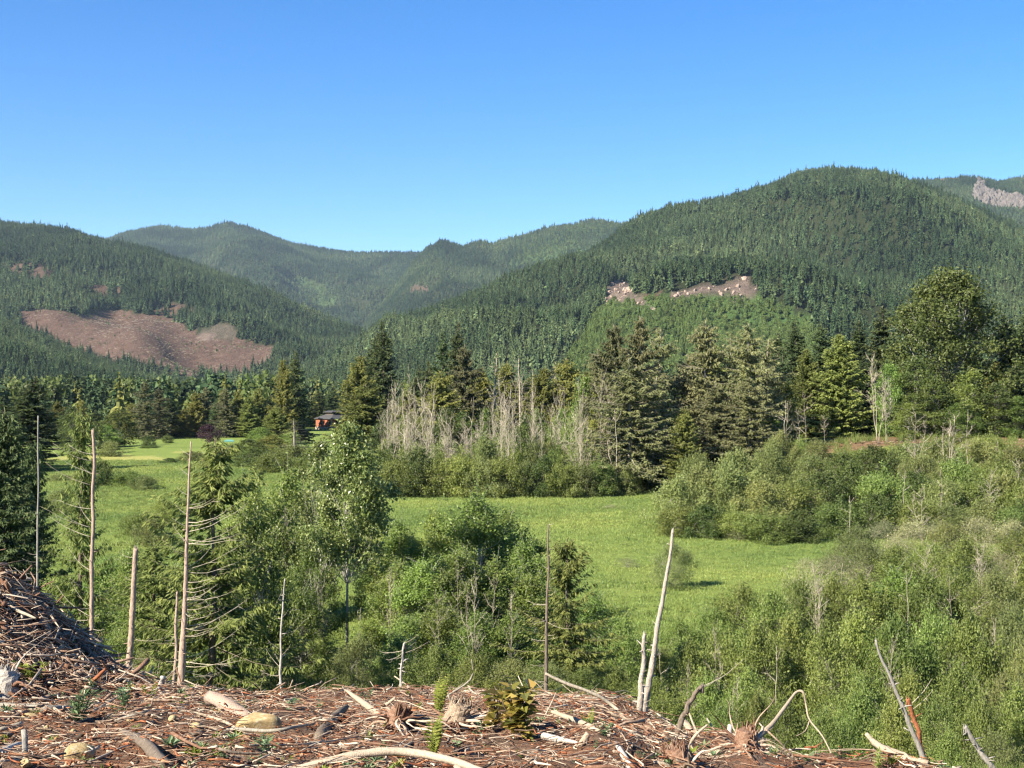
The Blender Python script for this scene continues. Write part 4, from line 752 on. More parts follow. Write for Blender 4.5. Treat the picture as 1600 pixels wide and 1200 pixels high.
# ---------------------------------------------------------------- grass
def grass_clump(seed, m, n=26, h=(.3, .7), spread=.4, w=.035):
    r = np.random.default_rng(seed); a_ = r.uniform(0, 6.28, n); d = spread*np.sqrt(r.uniform(0, 1, n))
    Ct = np.stack([np.cos(a_)*d, np.sin(a_)*d, np.full(n, -.03)], -1); D = np.stack([r.normal(0, .35, n), r.normal(0, .35, n), np.ones(n)], -1)
    L = r.uniform(*h, n); V, T, v = leaves(Ct, D, rdir(n, r), L, np.full(n, w)*r.uniform(.7, 1.5, n), r.uniform(0, 1, n)); return MB().add(V, T, v).mesh('grass_clump', M[m])
gc = source_collection('meadow_clumps', [grass_clump(300+i, 'grass', 30, (.1, .3), .6, .05) for i in range(4)])
n = 52000; Y = np.sqrt(rx.uniform(72**2, 330**2, n)); p = rx.uniform(-60, 1660, n); X = (p-800)/F*Y
k = ~((p > 1180) & (Y > 195))
scatter('meadow_grass', np.stack([X, Y, ground_z(X, Y)], -1)[k], (rx.uniform(.7, 1.3, n)*(1+.3*fbm(X*.05, Y*.05, 81, 3))*np.interp(Y, [72, 200, 330], [1, 1.2, 1.6]))[k], gc, 'bright green tall grass over the valley meadow', 'grass', tilt=.15)
n = 6000; Y = np.sqrt(rx.uniform(80**2, 300**2, n)); p = rx.uniform(-60, 1660, n); X = (p-800)/F*Y; k = (rx.uniform(0, 1, n) < sstep(fbm(X*.035, Y*.022, 87, 4), .08, .4)) & ~((p > 1180) & (Y > 190))
scatter('sedge_tufts', np.stack([X, Y, ground_z(X, Y)], -1)[k], rx.uniform(.7, 1.4, k.sum()), source_collection('sedge_clumps', [grass_clump(330+i, 'drygrass', 24, (.25, .6), .35, .04) for i in range(3)]), 'darker sedge tufts in patches over the meadow', 'grass', tilt=.2)
bc = source_collection('bank_clumps', [grass_clump(310+i, 'drygrass', 30, (.3, .9), .35, .03) for i in range(4)])
n = 15000; Y = np.concatenate([np.sqrt(rx.uniform(14**2, 40**2, 6000)), np.sqrt(rx.uniform(30**2, 80**2, 9000))]); p = rx.uniform(-60, 1660, n); X = (p-800)/F*Y
ed = 31-4.5*sstep(p, 950, 1150)-10*sstep(p, 1150, 1300); k = Y > ed+rx.uniform(0, 3, n)
scatter('bank_grass', np.stack([X, Y, ground_z(X, Y)], -1)[k], rx.uniform(.6, 1.4, k.sum())*np.interp(Y[k], [14, 30, 60], [.3, .5, 1.]), bc, 'rough grass on the bank below the slash', 'grass', tilt=.15)
n = 350; Y = rx.uniform(205, 245, n); p = rx.uniform(1180, 1660, n); X = (p-800)/F*Y
scatter('slope_grass', np.stack([X, Y, ground_z(X, Y)], -1), rx.uniform(.8, 2.2, n), bc, 'tufted grass on the slash bank below the cottonwood', 'grass', tilt=.15)

# ---------------------------------------------------------------- dead poles and snags
def snag(name, base, top, Y, r0, r1, m, label, br=(), cat='dead tree', bend=.0, seed=0, broken=True):
    """base/top: photo pixels; br: (count, side, from, to, length px, rise) with side -1 left, +1 right, 0 both"""
    r = np.random.default_rng(900+seed); S = F/Y
    b = P3(base[0], base[1], Y); zg = gz(b[0], Y); t = P3(top[0], top[1], Y)
    if b[2] > zg-.1: b = b+(b-t)/np.linalg.norm(b-t)*max(0, (b[2]-zg+.1))
    o = bpy.data.objects.new(name, None); C.objects.link(o); o.location = b; tag(o, label, cat)
    K = 10; f = np.linspace(0, 1, K); P = (t-b)*f[:, None]+np.stack([np.sin(f*np.pi)*bend*S**-1*10, np.zeros(K), np.zeros(K)], -1)+r.normal(0, .25*r1+.006, (K, 3))*np.array([1, 1, 0])*np.minimum(f*4, 1)[:, None]
    R = r0+(r1-r0)*f**.8; mb = MB().add(*one_tube(P, R, 11, .5, .075, 5, r))
    if broken:
        for q in range(5): a_ = r.uniform(0, 6.28); e = P[-1]+np.array([math.cos(a_), math.sin(a_), 0])*R[-1]*.6; mb.add(*one_tube([e-np.array([0, 0, .1]), e+np.array([0, 0, r.uniform(.02, .05)*6*R[-1]*6])], [R[-1]*.45, .002], 4, .8))
    for q in range(14):
        ff = r.uniform(.05, .95); p0 = np.array([np.interp(ff, f, P[:, i]) for i in range(3)]); rr0 = np.interp(ff, f, R); a_ = r.uniform(0, 6.28); e = p0+np.array([math.cos(a_), math.sin(a_), r.uniform(-.3, .6)])*(rr0+r.uniform(.03, .12)); mb.add(*one_tube([p0, e], [.014, .006], 4, r.uniform(.3, .9)))
    obj('trunk', mb.mesh('trunk', M[m], True), o)
    for cnt, side, f0, f1, lp, rise in br:
        for q in range(cnt):
            ff = f0+(f1-f0)*min(1, max(0, (q+r.uniform(-.8, 1.8))/cnt)); p0 = np.array([np.interp(ff, f, P[:, i]) for i in range(3)])
            sd = side if side else (1 if r.uniform() < .5 else -1); a_ = r.uniform(-.9, .9); L = lp/S*(.25+.95*r.uniform(0, 1)**.8); rise_ = rise+r.normal(0, .12); cu = r.uniform(.02, .26)
            h = np.array([sd*math.cos(a_), math.sin(a_)*.9, 0]); ss = np.linspace(0, 1, 6)[:, None]
            pb = p0+h*L*ss+np.array([0, 0, 1.])*L*(rise_*ss+cu*ss**2-.05*np.sin(ss*np.pi))+r.normal(0, .012*L, (6, 3))*ss
            mb = MB().add(*one_tube(pb, np.linspace(.0045+.0035*L, .002, 6), 4, r.uniform(.5, .9)))
            for w in range(int(r.integers(0, 4))):
                i = int(r.integers(2, 5)); e = pb[i]+(h*.5+rdir(1, r)[0]*.6)*L*.25; mb.add(*one_tube([pb[i], (pb[i]+e)/2+r.normal(0, .02, 3), e], [.004, .003, .0015], 3, r.uniform(.5, .9)))
            obj('branch', mb.mesh('branch', M['deadwood' if m != 'greybark' else 'greywood'], True), o)
    return o
M['snagbark'] = wood_mat('weathered_snag_bark', [(.25, (0.080, 0.060, 0.044)), (.42, (0.240, 0.200, 0.160)), (.58, (0.368, 0.336, 0.288)), (.8, (0.480, 0.456, 0.408))], (16, 16, 5), .85, .8)
M['greybark'] = wood_mat('grey_pole_bark', [(.25, (0.085, 0.081, 0.072)), (.5, (0.204, 0.191, 0.170)), (.8, (0.357, 0.340, 0.306))], (10, 10, 2))
snag('snag', (143, 1030), (146, 672), 36, .07, .036, 'pinkbark', 'tall pale snag with thin branches only on its left side, beside the root pile', [(22, -1, .08, .97, 70, .3), (4, 1, .1, .5, 30, .1)], seed=1)
snag('snag', (201, 1075), (211, 857), 34, .085, .06, 'pinkbark', 'short thick pinkish snag with a broken top', [(3, -1, .75, .98, 32, .2), (6, 1, .05, .5, 60, -.35), (3, -1, .1, .45, 50, -.1)], seed=2)
snag('snag', (282, 1095), (298, 690), 32, .1, .012, 'pinkbark', 'tallest pinkish snag, with many long bare branches on its right side', [(18, 1, .05, .45, 92, .1), (9, 1, .3, .42, 70, .2), (15, 1, .45, .8, 80, .2), (7, -1, .5, .8, 36, .5), (9, 0, .03, .22, 60, -.55), (4, 0, .8, .95, 16, .5)], seed=3)
snag('snag', (272, 1090), (277, 925), 34, .05, .03, 'pinkbark', 'slim brown pole right behind the tallest pinkish snag', [(8, 0, .1, .9, 40, -.2)], seed=4)
snag('snag', (58, 960), (60, 650), 40, .05, .018, 'greybark', 'grey dead pole rising behind the root pile among dark hemlocks', [(14, -1, .1, .6, 50, .2)], seed=5)
snag('snag', (441, 1122), (444, 905), 30, .038, .012, 'whitebark', 'slender crooked white sapling by the boulder', [(3, 1, .45, .75, 42, .8), (3, -1, .35, .6, 32, .7), (2, -1, .3, .35, 30, .05)], bend=-.35, seed=6)
snag('snag', (622, 1112), (631, 1005), 27, .035, .02, 'whitebark', 'short thin white pole in front of the alder thicket', [(3, 1, .85, 1, 50, .35), (3, -1, .8, 1, 34, -.1)], seed=7)
snag('snag', (852, 1130), (857, 820), 33, .062, .018, 'bark', 'thin straight brown pole in front of the young cedar', [(12, 0, .1, .6, 40, -.1), (5, 0, .6, 1, 16, .2)], seed=8)
snag('snag', (998, 1165), (1052, 828), 24, .076, .022, 'snagbark', 'tall white leaning snag tapering to a bare point', [(3, 0, .3, .7, 20, .3)], seed=9)
snag('snag', (997, 1160), (1006, 990), 23.6, .075, .03, 'snagbark', 'short white broken snag at the foot of the leaning one', [(2, 0, .2, .5, 24, .3)], seed=10)
snag('leaning_pole', (1450, 1205), (1368, 1000), 20, .055, .016, 'greybark', 'long thin pole leaning over the slash beside the rusty branch', seed=11)
snag('leaning_pole', (1552, 1205), (1507, 1135), 18, .045, .028, 'greybark', 'short leaning pole at the edge of the near thicket', seed=12)
snag('dead_branch', (1440, 1170), (1420, 1092), 20.6, .05, .03, 'redwood', 'rusty forked branch behind the long leaning pole', [(2, 1, .8, 1, 34, 1.0), (1, -1, .7, .9, 16, .6)], cat='branch', seed=13)
snag('dead_branch', (1054, 1160), (1094, 1072), 20, .055, .03, 'bark', 'curved brown branch standing up behind the root tangle', [(2, 1, .9, 1, 90, .25)], cat='branch', bend=-.4, seed=14)

# ---------------------------------------------------------------- logs, branches, stumps, stones and plants on the slash
def branch_px(name, pts, rad, m, label, cat='branch', v=.5, lift=.05, sides=8, Y=None, jitter=.07, group=None, seed=0):
    """lying branch through photo pixels; each point sits on the ground seen there, or at the distance Y"""
    r = np.random.default_rng(700+seed+len(label)); P = []
    for i, q in enumerate(pts):
        if len(q) > 2: P.append(P3(q[0], q[1], q[2]))
        elif Y: P.append(P3(q[0], q[1], Y))
        else: g_ = on_ground(*q); P.append(g_+np.array([0, 0, lift]))
    P = np.array(P); eye = np.array([0, 0, CZ])
    if Y or len(pts[0]) > 2:                                   # settle the piece on the slope along its line of sight
        best = (9, 1.)
        for f_ in np.linspace(.62, 1.7, 217):
            Q = eye+(P-eye)*f_; dm = (Q[:, 2]-ground_z(Q[:, 0], Q[:, 1])).min()+.015
            if abs(dm)+.03*abs(f_-1) < best[0]: best = (abs(dm)+.03*abs(f_-1), f_)
        P = eye+(P-eye)*best[1]; rad = np.array(rad)*best[1]
    o_ = P.mean(0); o_[2] = P[:, 2].min()
    rad = np.interp(np.linspace(0, 1, len(P)), np.linspace(0, 1, len(rad)), rad)
    mb = MB().add(*one_tube(P-o_, rad, sides, v, jitter, 4, r))
    return tag(obj(name, mb.mesh(name, M[m], True), None, o_), label, cat, group)
branch_px('log', [(455, 1206, 11.0), (520, 1188, 11.1), (590, 1175, 11.2), (650, 1177, 11.2), (710, 1190, 11.0), (760, 1208, 10.8)], [.036, .037, .033, .026], 'palewood', 'pale arched branch lying across the bottom of the picture', v=.6)
branch_px('branch', [(300, 1153), (360, 1146), (420, 1142, 15.4), (460, 1136, 15.5), (492, 1137)], [.022, .022, .018, .012], 'greywood', 'thin grey stick lying across the boulder')
branch_px('post', [(40, 1212, 10.6), (38, 1140, 10.7)], [.026, .024], 'greybark', 'grey upright broken stick in the bottom corner', 'branch', sides=8)
branch_px('log', [(190, 1152), (222, 1168), (262, 1212)], [.035, .055, .055], 'bark', 'thick brown log sloping out of the picture bottom', 'log', lift=.06)
branch_px('log', [(-5, 1148), (34, 1138)], [.025, .03], 'deadwood', 'pale cut log by the grey upright stick', 'log')
branch_px('log', [(-10, 1188), (32, 1171)], [.03, .034], 'birchlog', 'white split log in the bottom corner', 'log')
branch_px('log', [(-5, 1108), (60, 1113), (110, 1112)], [.06, .055, .03], 'greywood', 'grey weathered log below the root pile', 'log', lift=.05)
branch_px('log', [(328, 1090, 22), (352, 1100, 21.5), (388, 1122, 21)], [.11, .12, .09], 'pinkbark', 'splintered pinkish log behind the boulder', 'log', jitter=.12)
branch_px('log', [(346, 1094, 21.7), (370, 1104, 21.4), (384, 1112, 21.2)], [.07, .07, .02], 'palewood', 'bare white strip split from the pinkish log', 'log', jitter=.2)
branch_px('log', [(497, 1160), (520, 1130), (542, 1104, 19)], [.06, .065, .03], 'bark', 'dark slab leaning up beside the red rotten stump', 'log', jitter=.15)
branch_px('branch', [(390, 1172), (480, 1170), (560, 1158)], [.008, .01, .006], 'greywood', 'thin stick between the boulder and the arched branch')
branch_px('branch', [(540, 1078, 22), (570, 1100, 21), (592, 1116, 20)], [.02, .05, .06], 'palewood', 'pale broken limb pointing up left of the fern')
branch_px('branch', [(596, 1108, 20), (608, 1098, 20), (618, 1090, 20)], [.03, .025, .02], 'palewood', 'short white-tipped stub left of the thin white pole')
branch_px('branch', [(585, 1196, 12), (640, 1162, 14), (655, 1144, 15)], [.012, .016, .014], 'palewood', 'pale stick slanting up to the fern')
branch_px('branch', [(700, 1086, 20), (712, 1108, 20), (730, 1128, 19.5)], [.012, .022, .02], 'deadwood', 'bare stick slanting over the root wad')
branch_px('branch', [(690, 1092, 22), (735, 1062, 22), (737, 1030, 22)], [.016, .014, .006], 'greywood', 'thin crooked stick rising behind the fern')
branch_px('log', [(846, 1156), (870, 1162), (902, 1168)], [.045, .04, .012], 'birchlog', 'short white log beside the orange-leaved sapling', 'log')
branch_px('branch', [(852, 1052, 25), (880, 1066, 25), (930, 1085, 25), (960, 1105, 25), (985, 1128, 24.5), (1020, 1140, 24)], [.022, .03, .032, .034, .036, .03], 'deadwood', 'long slim fallen trunk arching down to the white snags', 'log')
branch_px('log', [(862, 1112, 26), (905, 1128, 25.5), (962, 1156, 24.5)], [.035, .06, .06], 'palewood', 'second pale fallen trunk below the arching one', 'log')
branch_px('branch', [(850, 1122, 23), (860, 1102, 23), (869, 1082, 23)], [.018, .014, .008], 'palewood', 'short white stick standing by the brown pole')
branch_px('log', [(963, 1162, 15), (985, 1198, 14)], [.03, .034], 'birchlog', 'white straight pole end below the white snags', 'log')
branch_px('log', [(906, 1166, 20), (919, 1146, 20)], [.05, .045], 'palewood', 'stubby cut log end by the arching trunk', 'log')
branch_px('log', [(1069, 1126, 17.5), (1085, 1150, 17.2), (1107, 1182, 17)], [.035, .06, .06], 'palewood', 'thick yellowish plank leaning out of the root tangle', 'log', jitter=.14)
branch_px('branch', [(1106, 1132, 17), (1086, 1150, 17), (1080, 1168, 17), (1105, 1192, 16.6)], [.012, .02, .022, .018], 'palewood', 'curled pale root in front of the yellowish plank')
branch_px('branch', [(1075, 1108, 17.6), (1082, 1128, 17.5), (1094, 1155, 17.2)], [.008, .014, .018], 'palewood', 'thin yellow stick beside the yellowish plank')
branch_px('branch', [(1138, 1176, 17), (1141, 1132, 17)], [.035, .028], 'birchlog', 'short upright white stub in the root tangle')
branch_px('branch', [(1168, 1165, 17), (1205, 1133, 17.4), (1230, 1100, 17.8), (1244, 1082, 18), (1255, 1082, 18), (1260, 1105, 18), (1265, 1125, 17.8), (1285, 1150, 17.4), (1301, 1182, 17)], [.05, .03, .022, .018, .016, .012, .01, .01, .007], 'palewood', 'pale root arching high out of the root tangle')
branch_px('branch', [(1265, 1126, 17.8), (1258, 1142, 17.7), (1244, 1150, 17.6)], [.008, .006, .004], 'palewood', 'small rootlet hanging under the high arching root')
branch_px('log', [(1100, 1180, 16), (1140, 1180, 15.6), (1185, 1198, 15)], [.06, .06, .045], 'palewood', 'white barkless log lying in front of the root tangle', 'log', jitter=.12)
branch_px('log', [(1288, 1184, 15), (1340, 1204, 14)], [.06, .07], 'bark', 'dark log end at the bottom edge under the arching root', 'log', lift=.04)
branch_px('log', [(1353, 1146, 14), (1372, 1165, 13.9), (1400, 1180, 13.6), (1445, 1206, 13)], [.018, .032, .05, .06], 'palewood', 'pale broken log pointing up with an orange scar', 'log', jitter=.12)
branch_px('branch', [(1230, 1186, 15.5), (1262, 1180, 15.5), (1285, 1190, 15)], [.014, .016, .008], 'palewood', 'crooked white stick right of the root tangle')
branch_px('branch', [(130, 1124), (160, 1108), (196, 1086)], [.012, .014, .01], 'deadwood', 'pale stick between the two mullein plants')
branch_px('branch', [(50, 1025, 23), (65, 1045, 22.5), (82, 1066, 22)], [.02, .024, .02], 'palewood', 'pale stick lying down the root pile')
branch_px('branch', [(84, 1112), (105, 1128)], [.022, .02], 'palewood', 'short white stick below the first mullein plant')
branch_px('branch', [(180, 1132), (230, 1118), (275, 1108, 19.5), (262, 1100, 20)], [.014, .018, .02, .01], 'greywood', 'long grey branch lying below the pink snags')
branch_px('log', [(255, 1058, 26), (250, 1072, 26), (238, 1090, 25)], [.05, .05, .03], 'birchlog', 'white bent wood stub under the tallest pinkish snag', 'log', jitter=.15)
branch_px('branch', [(222, 1070, 26), (226, 1082, 26)], [.035, .04], 'birchlog', 'short white block beside the bent white stub')
branch_px('branch', [(300, 1118), (345, 1132), (372, 1146)], [.012, .02, .012], 'palewood', 'pale stick below the pinkish log')
branch_px('branch', [(130, 1076, 22), (150, 1060, 22), (165, 1045, 22)], [.03, .035, .02], 'redwood', 'orange broken limb at the foot of the root pile')
branch_px('log', [(46, 940, 25), (62, 962, 24.6), (76, 985, 24.2)], [.06, .075, .05], 'palewood', 'thick tan log on top of the root pile', 'log', jitter=.1)
branch_px('branch', [(88, 988, 24), (100, 1002, 23.8), (112, 1018, 23.5), (140, 1036, 23)], [.022, .026, .026, .014], 'palewood', 'long pale root curving down the root pile')
branch_px('branch', [(90, 985, 24), (112, 992, 23.9), (115, 998, 23.8), (106, 1012, 23.6)], [.014, .016, .014, .01], 'palewood', 'hooked pale root on the root pile')
branch_px('branch', [(0, 940, 25), (30, 955, 24.7), (56, 966, 24.4)], [.03, .032, .018], 'deadwood', 'straight tan branch across the top of the root pile')
branch_px('branch', [(150, 1010, 25), (170, 1022, 25), (180, 1036, 25), (174, 1048, 25)], [.012, .01, .008, .005], 'deadwood', 'bent grey twig over the end of the root pile')
branch_px('branch', [(70, 1018, 23.4), (88, 1016, 23.5), (98, 1008, 23.6)], [.025, .03, .018], 'palewood', 'short curved root low on the root pile')

def stone(label, px, py, wpx, hpx, seed, m='yellowstone', name='boulder', sink=.3, rz=0.):
    g_ = on_ground(px, py); S = F/g_[1]; o = obj(name, rock_mesh(seed, M[m], 3, .2, (1, .85, 1)), None, g_+np.array([0, 0, hpx/S*(.36-sink*.3)]), rz, (wpx/S/2*1.1, wpx/S/2*.9, hpx/S/2*1.25))
    for p_ in o.data.polygons: p_.use_smooth = True
    return tag(o, label, 'boulder' if name == 'boulder' else 'stone', None if name == 'boulder' else 'small stones in the slash')
stone('large rounded yellow and white boulder below the white sapling', 402, 1147, 70, 46, 521)
stone('flat-topped yellow boulder by the bottom edge', 125, 1190, 50, 34, 527, rz=.6)
for i, (px, py, w, h, lb) in enumerate([(45, 1122, 24, 9, 'yellow stone above the grey upright stick'), (305, 1138, 22, 12, 'tan stone left of the large boulder'), (270, 1126, 18, 10, 'yellow stone under the long grey branch'), (40, 1197, 30, 14, 'pale stone at the bottom edge beside the grey stick'), (385, 1152, 26, 7, 'flat white stone in front of the large boulder'), (205, 1128, 16, 7, 'small tan stone below the second mullein'), (113, 1146, 14, 8, 'small pale stone above the flat-topped boulder'), (345, 1112, 16, 8, 'pale stone between the pinkish log and the stick'), (485, 1124, 12, 5, 'small white stone right of the boulder'), (72, 1140, 12, 8, 'small grey-yellow stone right of the grey stick'), (1146, 1178, 14, 10, 'pale round stone in the root tangle'), (265, 1070, 10, 7, 'small pale stone by the slim brown pole')]):
    stone(lb, px, py, w, h, 510+i, name='stone', rz=i*.7)
# root wads and stumps
def root_wad(label, px, Y, zoff, size, nroot, seed, mstump='redwood', mroot='slashwood', name='stump', ups=.2, rl=1.8):
    r = np.random.default_rng(seed); X, Y, z = at(px, Y)
    o = bpy.data.objects.new(name, None); C.objects.link(o); o.location = (X, Y, z+zoff); tag(o, label, 'stump')
    lx, ly = r.normal(0, .12, 2); P = np.array([[0, 0, -.3], [0, 0, .05], [lx*.5, ly*.5, .3], [lx, ly, .52]])*size; V, T, a = one_tube(P, np.array([.5, .4, .33, .28])*size, 16, .4, .05, 3, r); mb = MB().add(V, T, .35)
    for q in range(90):
        a_ = r.uniform(0, 6.28); q_ = .3*math.sqrt(r.uniform(0, 1)); e = np.array([math.cos(a_)*q_+lx*.6, math.sin(a_)*q_+ly*.6, .25])*size; hgt = .18+.2*math.cos(a_+seed)+.3*r.uniform(0, 1)**3+.12*r.uniform(0, 1)
        t_ = e+np.array([lx+r.normal(0, .04), ly+r.normal(0, .04), max(.06, hgt*.65)+.1])*size; w_ = r.uniform(.02, .05)*size
        mb.add(*one_tube([e, (e+t_)/2+r.normal(0, .012*size, 3), t_], [w_, w_*.9, w_*.25], 4, r.uniform(.05, .65)))
    obj('stump_wood', mb.mesh('stump_wood', M[mstump]), o)
    for q in range(nroot):
        a_ = r.uniform(0, 6.28); el_ = r.uniform(-.3, .9)*ups; L = size*rl*r.uniform(.5, 1.1); d = np.array([math.cos(a_)*math.cos(el_), math.sin(a_)*math.cos(el_), math.sin(el_)])
        Pp = [d*.2*size]
        for w in range(6): d = nrm(d+r.normal(0, .22, 3)+np.array([0, 0, -.12])); Pp.append(Pp[-1]+d*L/6)
        mb = MB().add(*one_tube(Pp, np.linspace(.075, .006, 7)*size*r.uniform(.4, 1.1), 5, r.uniform(.1, .95), .06, 2, r))
        obj('root', mb.mesh('root', M[mroot], True), o)
    return o
root_wad('dark root wad with a broken white top beside the fern', 715, 17.2, .12, .42, 34, 601, 'palewood', 'slashwood')
root_wad('sprawling root tangle with a broken brown stump under the arching root', 1165, 16.6, .18, .4, 46, 602, 'slashwood', 'slashwood', ups=.7)
root_wad('mass of pale roots at the bottom edge below the white snags', 1062, 14.4, .02, .42, 50, 603, 'slashwood', 'palewood', ups=.5, rl=1.6)
root_wad('red rotten stump under the dark leaning slab', 545, 18, -.08, .32, 22, 604, 'redwood', 'slashwood', ups=.3, rl=1.3)
root_wad('brown fan of stripped roots left of the fern', 622, 16.5, .1, .36, 40, 605, 'slashwood', 'slashwood', ups=.4, rl=2.0)
root_wad('white broken stump with a dark hollow low in the root pile', 8, 21.5, .12, .5, 26, 606, 'birchlog', 'slashwood', ups=.6)
root_wad('torn root plate at the foot of the root pile', 158, 23.5, -.05, .42, 26, 607, 'bark', 'slashwood', ups=.8)
root_wad('low splintered stump among weeds at the bottom edge', 880, 11.6, -.1, .2, 14, 608, 'redwood', 'slashwood')
# plants
def fern(px, py, label, n, hpx, seed, m='fern', name='fern', Y=None, up=1.):
    g_ = on_ground(px, py) if Y is None else np.array(at(px, Y)); S = F/g_[1]; H = hpx/S; r = np.random.default_rng(seed)
    o = bpy.data.objects.new(name, None); C.objects.link(o); o.location = g_; tag(o, label, 'fern')
    for q in range(n):
        a_ = r.uniform(0, 6.28); L = H*r.uniform(.75, 1.15); s = np.linspace(0, 1, 14); d = np.array([math.cos(a_), math.sin(a_)])
        out = (.45*s**1.6*r.uniform(.4, 1.1))*L/up; P = np.stack([d[0]*out, d[1]*out, L*(s-.3*s**3*r.uniform(.2, 1))], -1)
        mb = MB().add(*one_tube(P, np.linspace(.006, .002, 14), 3, .3))
        k = np.arange(2, 14); k = np.repeat(k, 2); sd = np.tile([1., -1.], 12); tg = nrm(np.gradient(P, axis=0))[k]; sv = nrm(np.cross(tg, np.array([d[0], d[1], .4])))
        ll = .17*L*np.sin(np.pi*np.clip(s[k]*.85+.12, 0, 1))*r.uniform(.85, 1.1, len(k))
        V, T, v = leaves(P[k], sv*sd[:, None]+tg*.35, np.cross(tg, sv)+.2*rdir(len(k), r), ll, ll*.34, r.uniform(.2, 1, len(k))); mb.add(V, T, v)
        obj('frond', mb.mesh('frond', M[m]), o)
fern(676, 1190, 'yellow-green sword fern in front of the root wad', 9, 82, 801)
fern(686, 1120, 'tall fern fronds behind the root wad and the first fern', 7, 70, 802)
fern(919, 1142, 'small bright fern by the second fallen trunk', 4, 40, 803)
fern(768, 1080, 'pale upright fern tips at the edge of the thicket', 5, 40, 804, Y=27)
def weed(px, py, label, n, hpx, seed, m='weed', name='weed', spread=1.0, lw=.28, cat='weed', Y=None):
    g_ = on_ground(px, py); S = F/g_[1]; H = hpx/S; r = np.random.default_rng(seed)
    o = bpy.data.objects.new(name, None); C.objects.link(o); o.location = g_; tag(o, label, cat)
    st = MB(); ns = max(3, n//14); tips = []
    for q in range(ns):
        a_ = r.uniform(0, 6.28); d = np.array([math.cos(a_)*spread*r.uniform(.1, .7), math.sin(a_)*spread*r.uniform(.1, .7), 1.]); P = np.array([d*H*f*.9+r.normal(0, .02*H, 3)*f for f in np.linspace(0, 1, 5)]); tips.append(P)
        st.add(*one_tube(P, np.linspace(.012, .004, 5)*H*2, 4, .4))
    obj('stem', st.mesh('stem', M['bark'] if name == 'sapling' else M[m], True), o)
    i = r.integers(0, ns, n); f = r.uniform(.1, 1, n); tp = np.array(tips); k = (f*3.99).astype(int); fr = f*4-k; pos = tp[i, k]*(1-fr)[:, None]+tp[i, np.minimum(k+1, 4)]*fr[:, None]
    a_ = r.uniform(0, 6.28, n); D = np.stack([np.cos(a_), np.sin(a_), r.uniform(-.3, .7, n)], -1); L = H*r.uniform(.22, .42, n)
    V, T, v = leaves(pos, D, np.array([0, 0, 1.])+.5*rdir(n, r), L, L*lw, r.uniform(0, 1, n)); obj('foliage', MB().add(V, T, v).mesh('foliage', M[m]), o)
weed(120, 1128, 'dark green leafy mullein plant below the root pile', 120, 50, 811, spread=1.1)
weed(196, 1112, 'second green mullein plant below the short pinkish snag', 90, 42, 812)
weed(420, 1180, 'grey-green weed patch in front of the boulder', 90, 30, 813, spread=1.8)
weed(352, 1186, 'pale green weed patch left of the grey-green one', 70, 24, 814, spread=1.8)
weed(405, 1196, 'bright weed tuft at the bottom edge below the boulder', 60, 22, 815, spread=1.6)
weed(136, 1203, 'bright green weed in front of the flat-topped boulder', 40, 22, 816, 'grass', spread=1.3)
weed(50, 1068, 'yellow-green leafy weed on the foot of the root pile', 80, 36, 817, 'fern', spread=1.2, lw=.5)
weed(140, 1084, 'pale leafy weed beside the torn root plate', 50, 24, 818, spread=1.3, lw=.4)
weed(240, 1092, 'low yellow weed between the pink snags', 60, 22, 819, 'fern', spread=1.6, lw=.4)
weed(745, 1150, 'grey-green weed beside the orange-leaved sapling', 50, 24, 820, spread=1.4, lw=.4)
weed(945, 1150, 'pale green weed under the second fallen trunk', 60, 24, 821, spread=1.6, lw=.4)
weed(456, 1112, 'small pale broad-leaved weed beside the white sapling', 20, 24, 822, spread=.8, lw=.6)
weed(575, 1098, 'green weed under the pale broken limb', 30, 24, 823, spread=1.1, lw=.4)
weed(1372, 1206, 'bright green weed beneath the pale broken log', 60, 34, 824, 'grass', spread=1.2, lw=.25)
weed(420, 1160, 'small bright weed between stick and boulder', 16, 14, 825, 'grass', spread=1.2, lw=.4)
weed(812, 1154, 'orange and yellow leaved sapling beside the root wad', 170, 82, 831, 'salal', 'sapling', .75, .6, 'sapling')
weed(770, 1142, 'smaller yellow-leaved sapling left of the orange one', 70, 66, 832, 'salal', 'sapling', .5, .55, 'sapling')
branch_px('wood_shard', [(806, 1118, 17.4), (812, 1104, 17.4), (809, 1090, 17.4)], [.03, .07, .012], 'birchlog', 'bright white wood shard caught in the orange-leaved sapling', 'wood shard', jitter=.35)

